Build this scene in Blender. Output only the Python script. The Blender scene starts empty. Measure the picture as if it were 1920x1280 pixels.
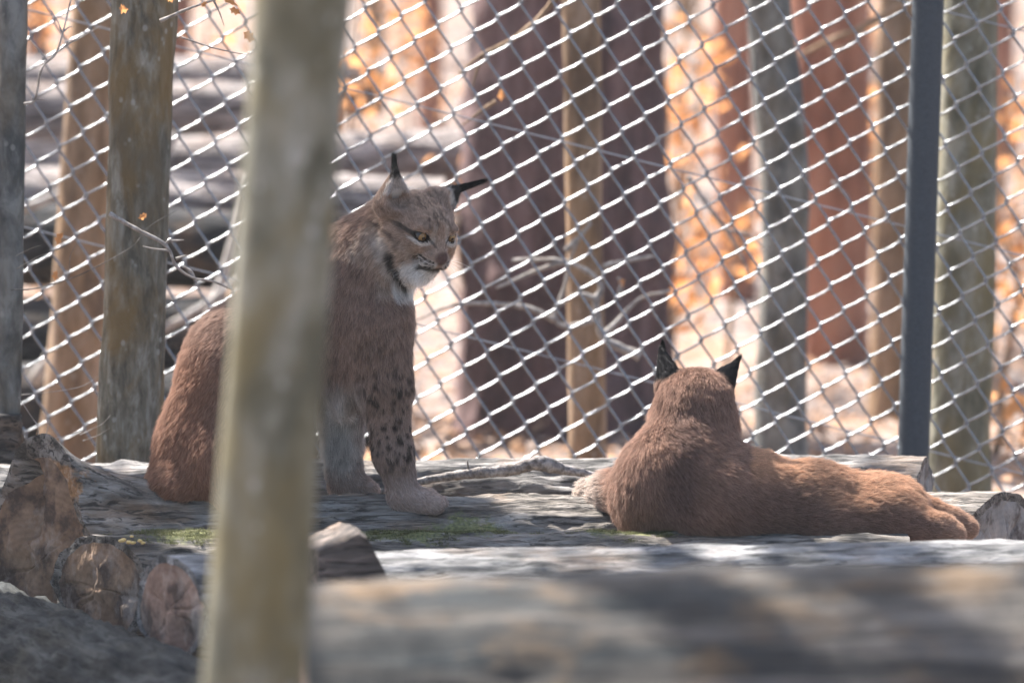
import bpy, math
import numpy as np
from mathutils import Vector, Matrix

# ------------------------------------------------------------------ camera, sky, sun, exposure
scene = bpy.context.scene
COL = scene.collection
FPX = 8000.0                                   # focal length in pixels of the 1920 px wide photograph
CAM = np.array((0.0, -10.0, 1.0))
PITCH = math.atan(490.0 / FPX)                 # looking slightly down
cam_d = bpy.data.cameras.new('camera')
cam_d.sensor_width = 36.0
cam_d.lens = FPX / 1920 * 36.0
cam_d.clip_start = 0.1
cam_d.clip_end = 600
cam_d.dof.use_dof = True
cam_d.dof.focus_distance = 9.95
cam_d.dof.aperture_fstop = 2.3
cam = bpy.data.objects.new('camera', cam_d)
cam.location = CAM
cam.rotation_euler = (math.pi / 2 - PITCH, 0, 0)
COL.objects.link(cam)
scene.camera = cam

SUN_DIR = np.array((-0.43, 0.46, 0.775))
SUN_DIR /= np.linalg.norm(SUN_DIR)             # towards the sun: behind the animals, high on the left
world = bpy.data.worlds.new('World')
scene.world = world
world.use_nodes = True
wn = world.node_tree.nodes
sky = wn.new('ShaderNodeTexSky')
sky.sky_type = 'NISHITA'
sky.sun_disc = False
sky.sun_elevation = math.asin(SUN_DIR[2])
sky.sun_rotation = math.atan2(SUN_DIR[0], SUN_DIR[1])
sky.dust_density = 3.0
sky.ozone_density = 0.6
wn['Background'].inputs['Strength'].default_value = 0.082
world.node_tree.links.new(sky.outputs[0], wn['Background'].inputs['Color'])
sun_d = bpy.data.lights.new('sun', 'SUN')
sun_d.energy = 5.0
sun_d.angle = math.radians(0.55)
sun_d.color = (1.0, 0.93, 0.85)
sun = bpy.data.objects.new('sun', sun_d)
sun.rotation_euler = Vector(-SUN_DIR).to_track_quat('-Z', 'Y').to_euler()
COL.objects.link(sun)
vs = scene.view_settings
vs.view_transform = 'Standard'
vs.look = 'None'
vs.gamma = 1.0
vs.exposure = 2.26
vs.use_white_balance = True
vs.white_balance_temperature = 6100
vs.white_balance_tint = 6
scene.cycles.use_denoising = True
scene.cycles.max_bounces = 6
scene.cycles.diffuse_bounces = 3
scene.cycles.transparent_max_bounces = 8
scene.cycles.sample_clamp_indirect = 6.0

# ------------------------------------------------------------------ helpers
RNG = np.random.default_rng(7)
_cp, _sp = math.cos(PITCH), math.sin(PITCH)


def P(px, py, y):
    """world point on the plane at depth y whose place in the photograph is (px, py)"""
    r = np.array((px - 960.0, FPX * _cp + (640 - py) * _sp, -FPX * _sp + (640 - py) * _cp))
    return CAM + r * ((y - CAM[1]) / r[1])


def ppm(y):
    return FPX / (y + 10.0)


def _hash(ix, iy, iz, seed):
    ix, iy, iz = np.asarray(ix), np.asarray(iy), np.asarray(iz)
    n = (ix.astype(np.int64) * 374761393 + iy.astype(np.int64) * 668265263 + iz.astype(np.int64) * 2147483647 + seed * 144269504) & 0xFFFFFFFF
    n = ((n ^ (n >> 13)) * 1274126177) & 0xFFFFFFFF
    n = ((n ^ (n >> 16)) * 2246822519) & 0xFFFFFFFF
    n = n ^ (n >> 15)
    return (n & 0xFFFFFF) / float(0xFFFFFF)


def vnoise(p, seed=0):
    p = np.asarray(p, dtype=np.float64)
    i = np.floor(p)
    f = p - i
    f = f * f * (3 - 2 * f)
    out = 0
    for dx in (0, 1):
        wx = f[..., 0] if dx else 1 - f[..., 0]
        for dy in (0, 1):
            wy = f[..., 1] if dy else 1 - f[..., 1]
            for dz in (0, 1):
                wz = f[..., 2] if dz else 1 - f[..., 2]
                out = out + wx * wy * wz * _hash(i[..., 0] + dx, i[..., 1] + dy, i[..., 2] + dz, seed)
    return out * 2 - 1


def fbm(p, octaves=4, seed=0):
    p = np.asarray(p, dtype=np.float64)
    a, s, t = 0.5, 0, 0
    for o in range(octaves):
        s = s + a * vnoise(p * (2 ** o) + 17.3 * o, seed + o)
        a *= 0.5
    return s


def mesh(name, verts, faces, mat=None, parent=None, smooth=True, loc=None):
    me = bpy.data.meshes.new(name)
    verts = np.asarray(verts, dtype=np.float64)
    if loc is not None and parent is None:
        verts = verts - np.asarray(loc)
    me.from_pydata(verts.tolist(), [], faces.tolist() if isinstance(faces, np.ndarray) else faces)
    if smooth:
        me.polygons.foreach_set('use_smooth', [True] * len(me.polygons))
    if mat is not None:
        for m in (mat if isinstance(mat, (list, tuple)) else [mat]):
            me.materials.append(m)
    me.update()
    o = bpy.data.objects.new(name, me)
    COL.objects.link(o)
    if parent is not None:
        o.parent = parent
    elif loc is not None:
        o.location = loc
    return o


def tag(o, label=None, cat=None, group=None, kind=None):
    for k, v in (('label', label), ('category', cat), ('group', group), ('kind', kind)):
        if v:
            o[k] = v
    return o


def empty(name, loc=(0, 0, 0), label=None, cat=None, group=None):
    e = bpy.data.objects.new(name, None)
    e.location = [float(v) for v in loc]
    e.empty_display_size = 0.1
    COL.objects.link(e)
    return tag(e, label, cat, group)


def frames(path):
    path = np.asarray(path, dtype=np.float64)
    t = np.gradient(path, axis=0)
    t /= np.linalg.norm(t, axis=1)[:, None] + 1e-12
    ref = np.array((0.0, 1.0, 0.0)) if abs(t[0][1]) < 0.8 else np.array((1.0, 0, 0))
    a = np.cross(t, ref)
    a /= np.linalg.norm(a, axis=1)[:, None] + 1e-12
    b = np.cross(t, a)
    return path, t, a, b


def tube(path, rad, n=8, disp=None, cap=True):
    """verts, faces of a tube along a path; disp(points, theta, s) gives a radius factor"""
    path, t, a, b = frames(path)
    rad = np.broadcast_to(np.asarray(rad, dtype=np.float64), (len(path),))
    th = np.linspace(0, 2 * np.pi, n, endpoint=False)
    ring = a[:, None, :] * np.cos(th)[None, :, None] + b[:, None, :] * np.sin(th)[None, :, None]
    R = np.repeat(rad[:, None], n, axis=1)
    pts = path[:, None, :] + ring * R[..., None]
    if disp is not None:
        R = R * disp(pts, th)
        pts = path[:, None, :] + ring * R[..., None]
    V = pts.reshape(-1, 3)
    m = len(path)
    i, j = np.meshgrid(np.arange(m - 1), np.arange(n), indexing='ij')
    k = (j + 1) % n
    F = np.stack([i * n + j, i * n + k, (i + 1) * n + k, (i + 1) * n + j], -1).reshape(-1, 4).tolist()
    if cap:
        F.append(list(range(n - 1, -1, -1)))
        F.append(list(range((m - 1) * n, m * n)))
    return V, F


class Bag:
    def __init__(self):
        self.v, self.f, self.n = [], [], 0

    def add(self, v, f):
        v = np.asarray(v)
        self.v.append(v)
        o = self.n
        self.f.extend([[i + o for i in q] for q in f])
        self.n += len(v)

    def build(self, name, mat, parent=None, smooth=True, loc=None):
        return mesh(name, np.concatenate(self.v), self.f, mat, parent, smooth, loc)


def smooth_path(pts, n):
    """Catmull-Rom through the points"""
    pts = np.asarray(pts, dtype=np.float64)
    if len(pts) < 3:
        s = np.linspace(0, 1, n)[:, None]
        return pts[0] * (1 - s) + pts[-1] * s
    q = np.vstack([2 * pts[0] - pts[1], pts, 2 * pts[-1] - pts[-2]])
    out = []
    u = np.linspace(0, len(pts) - 1 - 1e-9, n)
    for x in u:
        i = int(x)
        t = x - i
        a, b, c, d = q[i], q[i + 1], q[i + 2], q[i + 3]
        out.append(0.5 * ((2 * b) + (-a + c) * t + (2 * a - 5 * b + 4 * c - d) * t * t + (-a + 3 * b - 3 * c + d) * t ** 3))
    return np.array(out)


# ------------------------------------------------------------------ materials
class NT:
    def __init__(self, name, rough=0.85, spec=0.3):
        self.m = bpy.data.materials.new(name)
        self.m.use_nodes = True
        self.t = self.m.node_tree
        self.n = self.t.nodes
        self.b = self.n['Principled BSDF']
        self.b.inputs['Roughness'].default_value = rough
        self.b.inputs['Specular IOR Level'].default_value = spec
        self.co = self.n.new('ShaderNodeTexCoord').outputs['Object']

    def link(self, a, b):
        self.t.links.new(a, b)

    def map(self, scale=(1, 1, 1), loc=(0, 0, 0), src=None):
        n = self.n.new('ShaderNodeMapping')
        n.inputs['Scale'].default_value = scale
        n.inputs['Location'].default_value = loc
        self.link(src or self.co, n.inputs['Vector'])
        return n.outputs[0]

    def noise(self, scale=5, detail=5, rough=0.6, vec=None, dist=0.0):
        n = self.n.new('ShaderNodeTexNoise')
        n.inputs['Scale'].default_value = scale
        n.inputs['Detail'].default_value = detail
        n.inputs['Roughness'].default_value = rough
        n.inputs['Distortion'].default_value = dist
        self.link(vec or self.co, n.inputs['Vector'])
        return n.outputs['Fac']

    def ramp(self, fac, stops, interp='LINEAR'):
        n = self.n.new('ShaderNodeValToRGB')
        cr = n.color_ramp
        cr.interpolation = interp
        while len(cr.elements) < len(stops):
            cr.elements.new(0.5)
        for e, (p, c) in zip(cr.elements, stops):
            e.position = p
            e.color = (*c, 1) if not np.isscalar(c) else (c, c, c, 1)
        self.link(fac, n.inputs['Fac'])
        return n.outputs['Color']

    def mix(self, fac, a, b, mode='MIX'):
        n = self.n.new('ShaderNodeMix')
        n.data_type = 'RGBA'
        n.blend_type = mode
        for sock, v in ((n.inputs[0], fac), (n.inputs[6], a), (n.inputs[7], b)):
            if hasattr(v, 'is_output'):
                self.link(v, sock)
            elif np.isscalar(v):
                sock.default_value = v if sock == n.inputs[0] else (v, v, v, 1)
            else:
                sock.default_value = (*v, 1)
        return n.outputs[2]

    def math(self, op, a, b=0.0, c=None):
        n = self.n.new('ShaderNodeMath')
        n.operation = op
        for i, v in enumerate((a, b) if c is None else (a, b, c)):
            if hasattr(v, 'is_output'):
                self.link(v, n.inputs[i])
            else:
                n.inputs[i].default_value = v
        return n.outputs[0]

    def color(self, c):
        if hasattr(c, 'is_output'):
            self.link(c, self.b.inputs['Base Color'])
        else:
            self.b.inputs['Base Color'].default_value = (*c, 1)

    def bump(self, h, dist=0.01, strength=1.0):
        n = self.n.new('ShaderNodeBump')
        n.inputs['Distance'].default_value = dist
        n.inputs['Strength'].default_value = strength
        self.link(h, n.inputs['Height'])
        self.link(n.outputs[0], self.b.inputs['Normal'])


def mat_weathered(name, dark, mid, pale, warm=(0.36, 0.2, 0.1), moss=None, seed=0.0, crack=0.8, warm_amt=0.25, rot=None, coarse=1.0, along=0.55):
    """old log, grain along local x: greys, cracks, warm patches, moss in given spots (local x, y, radius)"""
    t = NT(name, 0.88, 0.25)
    g = t.map((9 * coarse * along, 30 * coarse, 30 * coarse), (seed, seed * 2, 0))
    n1 = t.noise(1.0, 6, 0.65, g, 0.4)
    base = t.ramp(n1, [(0.36, dark), (0.49, mid), (0.64, pale)])
    n2 = t.noise(4.5, 4, 0.6, t.map((1, 1.6, 1.6), (seed + 3, 0, 1)))
    wm = t.ramp(n2, [(0.52, 0.0), (0.68, 1.0)])
    base = t.mix(t.math('MULTIPLY', wm, warm_amt), base, warm)
    cr = t.noise(1.0, 5, 0.7, t.map((13 * along, 75, 75), (seed, 5, 2)), 0.8)
    cm = t.ramp(cr, [(0.41, 1.0), (0.49, 0.0)])
    base = t.mix(t.math('MULTIPLY', cm, crack), base, tuple(v * 0.25 for v in dark))
    bl = t.noise(9, 3, 0.6, t.map((1, 1, 1), (seed, 2, 7)))
    base = t.mix(t.math('MULTIPLY', t.ramp(bl, [(0.5, 0.0), (0.7, 1.0)]), 0.35), base, dark)
    if moss:
        fac = None
        for (mx, my, mr) in moss:
            mp = t.map((1 / mr, 2.2 / mr, 0), (-mx / mr, -2.2 * my / mr, 0))
            ln = t.n.new('ShaderNodeVectorMath')
            ln.operation = 'LENGTH'
            t.link(mp, ln.inputs[0])
            d = t.math('SUBTRACT', 1.15, ln.outputs['Value'])
            fac = d if fac is None else t.math('MAXIMUM', fac, d)
        mn = t.noise(34, 4, 0.7)
        f = t.math('ADD', fac, t.math('MULTIPLY', t.math('SUBTRACT', mn, 0.5), 2.6))
        f = t.ramp(f, [(0.3, 0.0), (0.75, 0.9)])
        base = t.mix(f, base, t.ramp(t.noise(120, 2), [(0.3, (0.06, 0.065, 0.025)), (0.7, (0.19, 0.185, 0.07))]))
    if rot:
        (mx, my, mz, mr) = rot
        mp = t.map((1 / mr, 1.6 / mr, 1.6 / mr), (-mx / mr, -1.6 * my / mr, -1.6 * mz / mr))
        ln = t.n.new('ShaderNodeVectorMath')
        ln.operation = 'LENGTH'
        t.link(mp, ln.inputs[0])
        f = t.math('ADD', t.math('SUBTRACT', 1.1, ln.outputs['Value']), t.math('MULTIPLY', t.math('SUBTRACT', t.noise(22, 5, 0.7), 0.5), 1.6))
        rc = t.ramp(t.noise(30, 4, 0.7), [(0.3, (0.05, 0.03, 0.02)), (0.5, (0.30, 0.16, 0.075)), (0.7, (0.48, 0.36, 0.28))])
        base = t.mix(t.ramp(f, [(0.25, 0.0), (0.45, 1.0)]), base, rc)
    t.color(base)
    h = t.math('ADD', t.math('MULTIPLY', n1, 0.6), t.math('MULTIPLY', cr, 0.8))
    t.bump(h, 0.012, 0.9)
    return t.m


def mat_cutwood(name, c1, c2, stain=(0.05, 0.035, 0.03)):
    t = NT(name, 0.9, 0.2)
    w = t.n.new('ShaderNodeTexWave')
    w.wave_type = 'RINGS'
    w.rings_direction = 'X'
    w.inputs['Scale'].default_value = 22
    w.inputs['Distortion'].default_value = 3.0
    w.inputs['Detail'].default_value = 3
    w.inputs['Detail Scale'].default_value = 1.5
    t.link(t.co, w.inputs['Vector'])
    r = t.noise(16, 5, 0.65)
    mixv = t.math('ADD', t.math('MULTIPLY', w.outputs['Fac'], 0.07), t.math('MULTIPLY', r, 0.93))
    base = t.ramp(mixv, [(0.3, c1), (0.7, c2)])
    s = t.noise(7, 6, 0.65, t.map((1, 1, 1), (3, 1, 2)))
    base = t.mix(t.ramp(s, [(0.48, 0.0), (0.58, 0.85)]), base, stain)
    g = t.noise(11, 5, 0.65, t.map((1, 1.4, 0.8), (7, 4, 2)))
    base = t.mix(t.ramp(g, [(0.52, 0.0), (0.68, 0.5)]), base, (0.40, 0.33, 0.28))
    sw = t.noise(1.0, 3, 0.5, t.map((20, 150, 26)))
    t.color(base)
    t.bump(t.math('ADD', t.math('MULTIPLY', sw, 0.5), t.math('MULTIPLY', s, 1.5)), 0.006, 0.8)
    return t.m


def mat_bark(name, dark, mid, pale, ochre, och_amt=0.5, spots=0.6, stretch=0.35, fine=26.0, seed=0.0, rough_amt=1.0):
    """standing trunk, vertical grain in z: patches of ochre algae, pale lichen dots"""
    t = NT(name, 0.9, 0.2)
    n1 = t.noise(fine, 6, 0.65, t.map((1, 1, stretch), (seed, seed, seed)), 0.3)
    base = t.ramp(n1, [(0.37, dark), (0.5, mid), (0.63, pale)])
    n2 = t.noise(6.5, 5, 0.65, t.map((1, 1, 0.45), (seed + 5, 1, 2)), 0.5)
    base = t.mix(t.math('MULTIPLY', t.ramp(n2, [(0.43, 0.0), (0.6, 1.0)]), och_amt), base, ochre)
    n3 = t.noise(4.0, 3, 0.6, t.map((1, 1, 0.6), (seed, 8, 2)))
    base = t.mix(t.math('MULTIPLY', t.ramp(n3, [(0.5, 0.0), (0.64, 1.0)]), 0.55), base, dark)
    v = t.n.new('ShaderNodeTexVoronoi')
    v.inputs['Scale'].default_value = 34
    t.link(t.map((1, 1, 0.75), (seed, 2, 1)), v.inputs['Vector'])
    sel = t.noise(14, 2, 0.5, t.map((1, 1, 1), (seed + 1, 4, 0)))
    dots = t.math('MULTIPLY', t.ramp(v.outputs['Distance'], [(0.16, 1.0), (0.26, 0.0)]), t.ramp(sel, [(0.53, 0.0), (0.6, 1.0)]))
    base = t.mix(t.math('MULTIPLY', dots, spots), base, (0.42, 0.4, 0.36))
    t.color(base)
    t.bump(t.math('ADD', n1, n2), 0.012 * rough_amt, 0.9)
    return t.m


def mat_leaf(name, c1, c2, trans=0.6):
    t = NT(name)
    geo = t.n.new('ShaderNodeNewGeometry')
    c = t.ramp(geo.outputs['Random Per Island'], [(0.0, c1), (1.0, c2)])
    d = t.n.new('ShaderNodeBsdfDiffuse')
    tr = t.n.new('ShaderNodeBsdfTranslucent')
    ms = t.n.new('ShaderNodeMixShader')
    ms.inputs[0].default_value = trans
    t.link(c, d.inputs['Color'])
    t.link(c, tr.inputs['Color'])
    t.link(d.outputs[0], ms.inputs[1])
    t.link(tr.outputs[0], ms.inputs[2])
    t.link(ms.outputs[0], t.n['Material Output'].inputs['Surface'])
    return t.m


def mat_plain(name, c, rough=0.6, metal=0.0, noise=0.15, scale=40):
    t = NT(name, rough, 0.4)
    t.b.inputs['Metallic'].default_value = metal
    n = t.noise(scale, 4)
    t.color(t.ramp(n, [(0.3, tuple(v * (1 - noise) for v in c)), (0.7, tuple(min(1, v * (1 + noise)) for v in c))]))
    return t.m


def mat_fur(name):
    t = NT(name)
    at = t.n.new('ShaderNodeAttribute')
    at.attribute_name = 'fur_color'
    hi = t.n.new('ShaderNodeHairInfo')
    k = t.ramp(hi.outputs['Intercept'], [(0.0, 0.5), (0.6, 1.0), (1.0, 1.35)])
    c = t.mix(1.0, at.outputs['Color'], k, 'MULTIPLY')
    d = t.n.new('ShaderNodeBsdfDiffuse')
    tr = t.n.new('ShaderNodeBsdfHair')                 # light passing on through the strands
    tr.component = 'Transmission'
    tr.inputs['RoughnessU'].default_value = 0.35
    tr.inputs['RoughnessV'].default_value = 0.8
    gl = t.n.new('ShaderNodeBsdfHair')
    gl.component = 'Reflection'
    gl.inputs['RoughnessU'].default_value = 0.3
    gl.inputs['RoughnessV'].default_value = 0.8
    g = t.n.new('ShaderNodeGamma')
    g.inputs['Gamma'].default_value = 0.72
    t.link(c, g.inputs['Color'])
    ms = t.n.new('ShaderNodeMixShader')
    ms.inputs[0].default_value = 0.42
    m2 = t.n.new('ShaderNodeMixShader')
    m2.inputs[0].default_value = 0.07
    t.link(c, d.inputs['Color'])
    t.link(g.outputs[0], tr.inputs['Color'])
    t.link(g.outputs[0], gl.inputs['Color'])
    t.link(d.outputs[0], ms.inputs[1])
    t.link(tr.outputs[0], ms.inputs[2])
    t.link(ms.outputs[0], m2.inputs[1])
    t.link(gl.outputs[0], m2.inputs[2])
    t.link(m2.outputs[0], t.n['Material Output'].inputs['Surface'])
    return t.m


def mat_skin(name):
    t = NT(name, 0.9, 0.1)
    at = t.n.new('ShaderNodeAttribute')
    at.attribute_name = 'fur_color'
    t.color(t.mix(1.0, at.outputs['Color'], (0.8, 0.8, 0.8), 'MULTIPLY'))
    return t.m


# ------------------------------------------------------------------ the setting: ground
def ground_z(x, y):
    x, y = np.asarray(x, dtype=float), np.asarray(y, dtype=float)
    s = np.clip((y - 0.3) / 3.0, 0, 1)
    z = -0.50 + 0.18 * s * s * (3 - 2 * s)
    far = np.clip((y - 7.0) / 30.0, 0, None)
    z = z + 5.2 * far ** 1.35
    z = z + 0.05 * vnoise(np.stack([x * 0.9, y * 0.9, x * 0], -1), 3) + 0.02 * vnoise(np.stack([x * 3.1, y * 3.1, x * 0], -1), 4)
    return z


def build_ground():
    ys = np.concatenate([np.linspace(-14, -4, 14), np.linspace(-3.6, 12, 90), np.linspace(12.5, 30, 60), np.geomspace(31, 90, 24)])
    xs = np.concatenate([-np.geomspace(80, 6, 28), np.linspace(-5.6, 5.6, 70), np.geomspace(6, 80, 28)])
    X, Y = np.meshgrid(xs, ys, indexing='xy')
    Z = ground_z(X, Y)
    Z += np.clip(np.abs(X) - 8, 0, None) * 0.02 * vnoise(np.stack([X * .1, Y * .1, X * 0], -1), 9)
    V = np.stack([X, Y, Z], -1).reshape(-1, 3)
    n, m = len(xs), len(ys)
    i, j = np.meshgrid(np.arange(m - 1), np.arange(n - 1), indexing='ij')
    F = np.stack([i * n + j, i * n + j + 1, (i + 1) * n + j + 1, (i + 1) * n + j], -1).reshape(-1, 4)
    t = NT('leafy_forest_floor', 0.9, 0.2)
    n1 = t.noise(11, 6, 0.7)
    base = t.ramp(n1, [(0.36, (0.04, 0.03, 0.028)), (0.47, (0.14, 0.105, 0.09)), (0.58, (0.25, 0.20, 0.175)), (0.7, (0.38, 0.335, 0.31))])
    n2 = t.noise(1.3, 4, 0.6)
    base = t.mix(t.math('MULTIPLY', t.ramp(n2, [(0.46, 0.0), (0.62, 1.0)]), 0.4), base, (0.32, 0.18, 0.10))
    t.color(base)
    t.bump(n1, 0.03, 1.0)
    o = mesh('ground', V, F, t.m)
    tag(o, kind='structure', label='pale forest floor covered in dry beech leaves')
    return o


build_ground()

# leaves
LEAF = np.array([(0, 0, 0), (0.30, 0.24, 0.06), (0.68, 0.22, 0.06), (1, 0, -0.04), (0.68, -0.22, 0.06), (0.30, -0.24, 0.06), (0.5, 0, -0.03)])
LEAF_F = [[0, 6, 1], [1, 6, 2], [2, 6, 3], [3, 6, 4], [4, 6, 5], [5, 6, 0]]


def rand_rot(rng, n):
    q = rng.normal(size=(n, 4))
    q /= np.linalg.norm(q, axis=1)[:, None]
    w, x, y, z = q.T
    return np.stack([np.stack([1 - 2 * (y * y + z * z), 2 * (x * y - z * w), 2 * (x * z + y * w)], -1),
                     np.stack([2 * (x * y + z * w), 1 - 2 * (x * x + z * z), 2 * (y * z - x * w)], -1),
                     np.stack([2 * (x * z - y * w), 2 * (y * z + x * w), 1 - 2 * (x * x + y * y)], -1)], -2)


def leaf_cloud(centres, size, rng, flat=None):
    n = len(centres)
    R = rand_rot(rng, n)
    if flat is not None:
        a = rng.uniform(0, 2 * np.pi, n)
        tx, ty = rng.normal(0, flat, n), rng.normal(0, flat, n)
        ex = np.stack([np.cos(a), np.sin(a), tx], -1)
        ex /= np.linalg.norm(ex, axis=1)[:, None]
        up = np.stack([ty * 0.7, tx * 0.7, np.ones(n)], -1)
        ey = np.cross(up, ex)
        ey /= np.linalg.norm(ey, axis=1)[:, None]
        ez = np.cross(ex, ey)
        R = np.stack([ex, ey, ez], -1)
    s = rng.uniform(0.7, 1.2, n) * size
    L = LEAF.copy()
    V = np.einsum('nij,kj->nki', R, L) * s[:, None, None] + np.asarray(centres)[:, None, :]
    F = (np.array(LEAF_F)[None] + (np.arange(n) * len(L))[:, None, None]).reshape(-1, 3)
    return V.reshape(-1, 3), F


M_LITTER = mat_leaf('dry_leaf_litter', (0.42, 0.33, 0.28), (0.46, 0.26, 0.14), 0.35)
M_ORANGE = mat_leaf('orange_beech_leaf', (0.66, 0.33, 0.14), (0.50, 0.22, 0.08), 0.55)


def build_litter():
    rng = np.random.default_rng(11)
    n = 15000
    y = 1.3 + 24 * rng.uniform(0, 1, n) ** 1.3
    x = rng.uniform(-1, 1, n) * (1.7 + (y + 1) * 0.16)
    z = ground_z(x, y) + 0.012 + rng.uniform(0, 0.02, n)
    V, F = leaf_cloud(np.stack([x, y, z], -1), 0.075, rng, flat=0.45)
    o = mesh('leaf_litter', V, F, M_LITTER)
    tag(o, 'scattered curled dry leaves lying over the forest floor', 'leaf litter', kind='stuff')


build_litter()


# ------------------------------------------------------------------ logs
def make_log(name, label, A, B, rA, rB, bark, cut, group, seed=1, nL=220, nA=96, slantA=0.0, slantB=0.0, rough=0.05, bulge=None, holes=(), cutB=None, cat='log', squash=1.0, lumpy=0.08):
    """log from A (left end) to B (right end), local x along the log; A, B are points on the axis"""
    A, B = np.asarray(A, float), np.asarray(B, float)
    ax = B - A
    L = np.linalg.norm(ax)
    ax /= L
    yv = np.cross((0, 0, 1.0), ax)
    yv /= np.linalg.norm(yv)
    zv = np.cross(ax, yv)
    root = empty(name, (0, 0, 0), label, cat, group)
    M = Matrix(((ax[0], yv[0], zv[0], A[0]), (ax[1], yv[1], zv[1], A[1]), (ax[2], yv[2], zv[2], A[2]), (0, 0, 0, 1)))
    root.matrix_world = M
    th = np.linspace(0, 2 * np.pi, nA, endpoint=False)
    s = np.linspace(0, 1, nL)
    S, T = np.meshgrid(s, th, indexing='ij')
    cy, cz = np.cos(T), np.sin(T)
    r = rA + (rB - rA) * S
    x = S * L
    q = np.stack([x * 1.6, cy * r * 9, cz * r * 9], -1)
    low = fbm(np.stack([x * 1.1, cy * 1.2, cz * 1.2], -1), 2, seed)
    ridg = fbm(np.stack([x * 8, cy * r * 48, cz * r * 48], -1), 4, seed + 5)
    ridg2 = 1 - np.abs(fbm(np.stack([x * 11, cy * r * 80, cz * r * 80], -1), 3, seed + 11)) * 3
    damp = 1 - 0.6 * np.clip(1 - x / 0.12, 0, 1) - 0.7 * np.clip(1 - (L - x) / 0.15, 0, 1)
    f = 1 + lumpy * low + (rough * ridg * 1.6 + rough * 0.35 * ridg2) * damp
    if bulge is not None:
        f = f + bulge(x, T)
    R = r * f
    xe = x.copy()
    y_, z_ = cy * R, cz * R * squash
    wa = np.clip(1 - S * L / 0.35, 0, 1)
    wb = np.clip(1 - (1 - S) * L / 0.35, 0, 1)
    xe = xe + wa * (-slantA * y_) + wb * (slantB * y_) + (wa + wb) * 0.012 * fbm(np.stack([cy * 3, cz * 3, S * 0], -1), 3, seed + 3)
    V = np.stack([xe, y_, z_], -1).reshape(-1, 3)
    i, j = np.meshgrid(np.arange(nL - 1), np.arange(nA), indexing='ij')
    k = (j + 1) % nA
    F = np.stack([i * nA + j, i * nA + k, (i + 1) * nA + k, (i + 1) * nA + j], -1).reshape(-1, 4)
    mesh('bark', V, F, bark, root)
    for end, row, sg in (('A', 0, -1), ('B', nL - 1, 1)):
        rim = V.reshape(nL, nA, 3)[row]
        c = rim.mean(0)
        nr = 18
        rr = np.linspace(1.0, 0.0, nr)[:-1]
        sm = np.mean([np.roll(rim, q_, axis=0) for q_ in range(-9, 10)], axis=0)
        wj = np.clip((rr - 0.72) / 0.28, 0, 1)[:, None, None]
        pts = c[None, None] + ((rim * wj + sm * (1 - wj)) - c[None, None]) * rr[:, None, None]
        dn = fbm(pts.reshape(-1, 3) * np.array((1, 26, 18)), 4, seed + 20).reshape(nr - 1, nA) * 0.016 * (1 - rr[:, None] ** 6)
        ang = np.arctan2(pts[..., 2] - c[2], pts[..., 1] - c[1])
        cr_ = np.random.default_rng(seed + 77)
        for _k in range(6):
            a0, r0_, r1_ = cr_.uniform(-3.1, 3.1), cr_.uniform(0.0, .35), cr_.uniform(.6, 1.0)
            da = np.angle(np.exp(1j * (ang - a0 - 0.25 * fbm(pts * 20, 2, seed + _k))))
            dn = dn - 0.010 * np.exp(-(da / 0.035) ** 2) * ((rr > r0_) & (rr < r1_))[:, None]
        for (hy, hz, hr, hd) in (holes if end == 'A' else ()):
            dd = np.hypot((pts[..., 1] - hy) / hr[0], (pts[..., 2] - hz) / hr[1])
            dn = dn - hd * np.clip(1.25 - dd + 0.45 * fbm(pts * 45, 2, seed + 30), 0, 1) ** 0.7 * (rr[:, None] < 0.999)
        pts[..., 0] += sg * dn
        CV = np.concatenate([pts.reshape(-1, 3), c[None]])
        CF = []
        for a in range(nr - 2):
            for b in range(nA):
                b2 = (b + 1) % nA
                q4 = [a * nA + b, a * nA + b2, (a + 1) * nA + b2, (a + 1) * nA + b]
                CF.append(q4 if sg > 0 else q4[::-1])
        for b in range(nA):
            q3 = [(nr - 2) * nA + b, (nr - 2) * nA + (b + 1) % nA, len(CV) - 1]
            CF.append(q3 if sg > 0 else q3[::-1])
        ce = mesh('cut_end', CV, CF, [(cutB if (end == 'B' and cutB) else cut), bark], root)
        ce.data.polygons.foreach_set('material_index', [1 if q_ < nA * 2 else 0 for q_ in range(len(CF))])
    return root


GREY = dict(dark=(0.055, 0.05, 0.047), mid=(0.15, 0.135, 0.125), pale=(0.31, 0.28, 0.26))
M_CUT = mat_cutwood('orange_brown_cut_wood', (0.13, 0.08, 0.05), (0.27, 0.17, 0.11))
M_CUT_RED = mat_cutwood('reddish_cut_wood', (0.14, 0.085, 0.065), (0.28, 0.18, 0.135))
M_CUT_GREY = mat_cutwood('weathered_grey_cut_wood', (0.17, 0.15, 0.135), (0.28, 0.25, 0.23))
PLAT = 'logs of the platform the animals rest on'


def axis_pt(px, py_top, y, r):
    """axis point of a log whose top edge shows at (px, py_top)"""
    p = P(px, py_top, y)
    return p - np.array((0, 0, r))


# rear log, behind both animals
r = 0.115
make_log('weathered_log', 'cracked grey log lying behind both animals against the fence', axis_pt(-140, 872, .44, r), axis_pt(1735, 858, .40, r), r, r * 1.02,
         mat_weathered('rear_log_bark', GREY['dark'], GREY['mid'], GREY['pale'], seed=1.0, warm_amt=0.3), M_CUT_GREY, PLAT, seed=2, slantB=0.25, rough=0.10, nL=260)


# main log, with the broken peak at its left end
def peak(x, T):
    a = np.angle(np.exp(1j * (T - 1.62)))
    return 0.98 * np.exp(-(a / 0.42) ** 2) * np.exp(-np.clip(x - 0.0, 0, None) / 0.19)


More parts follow.
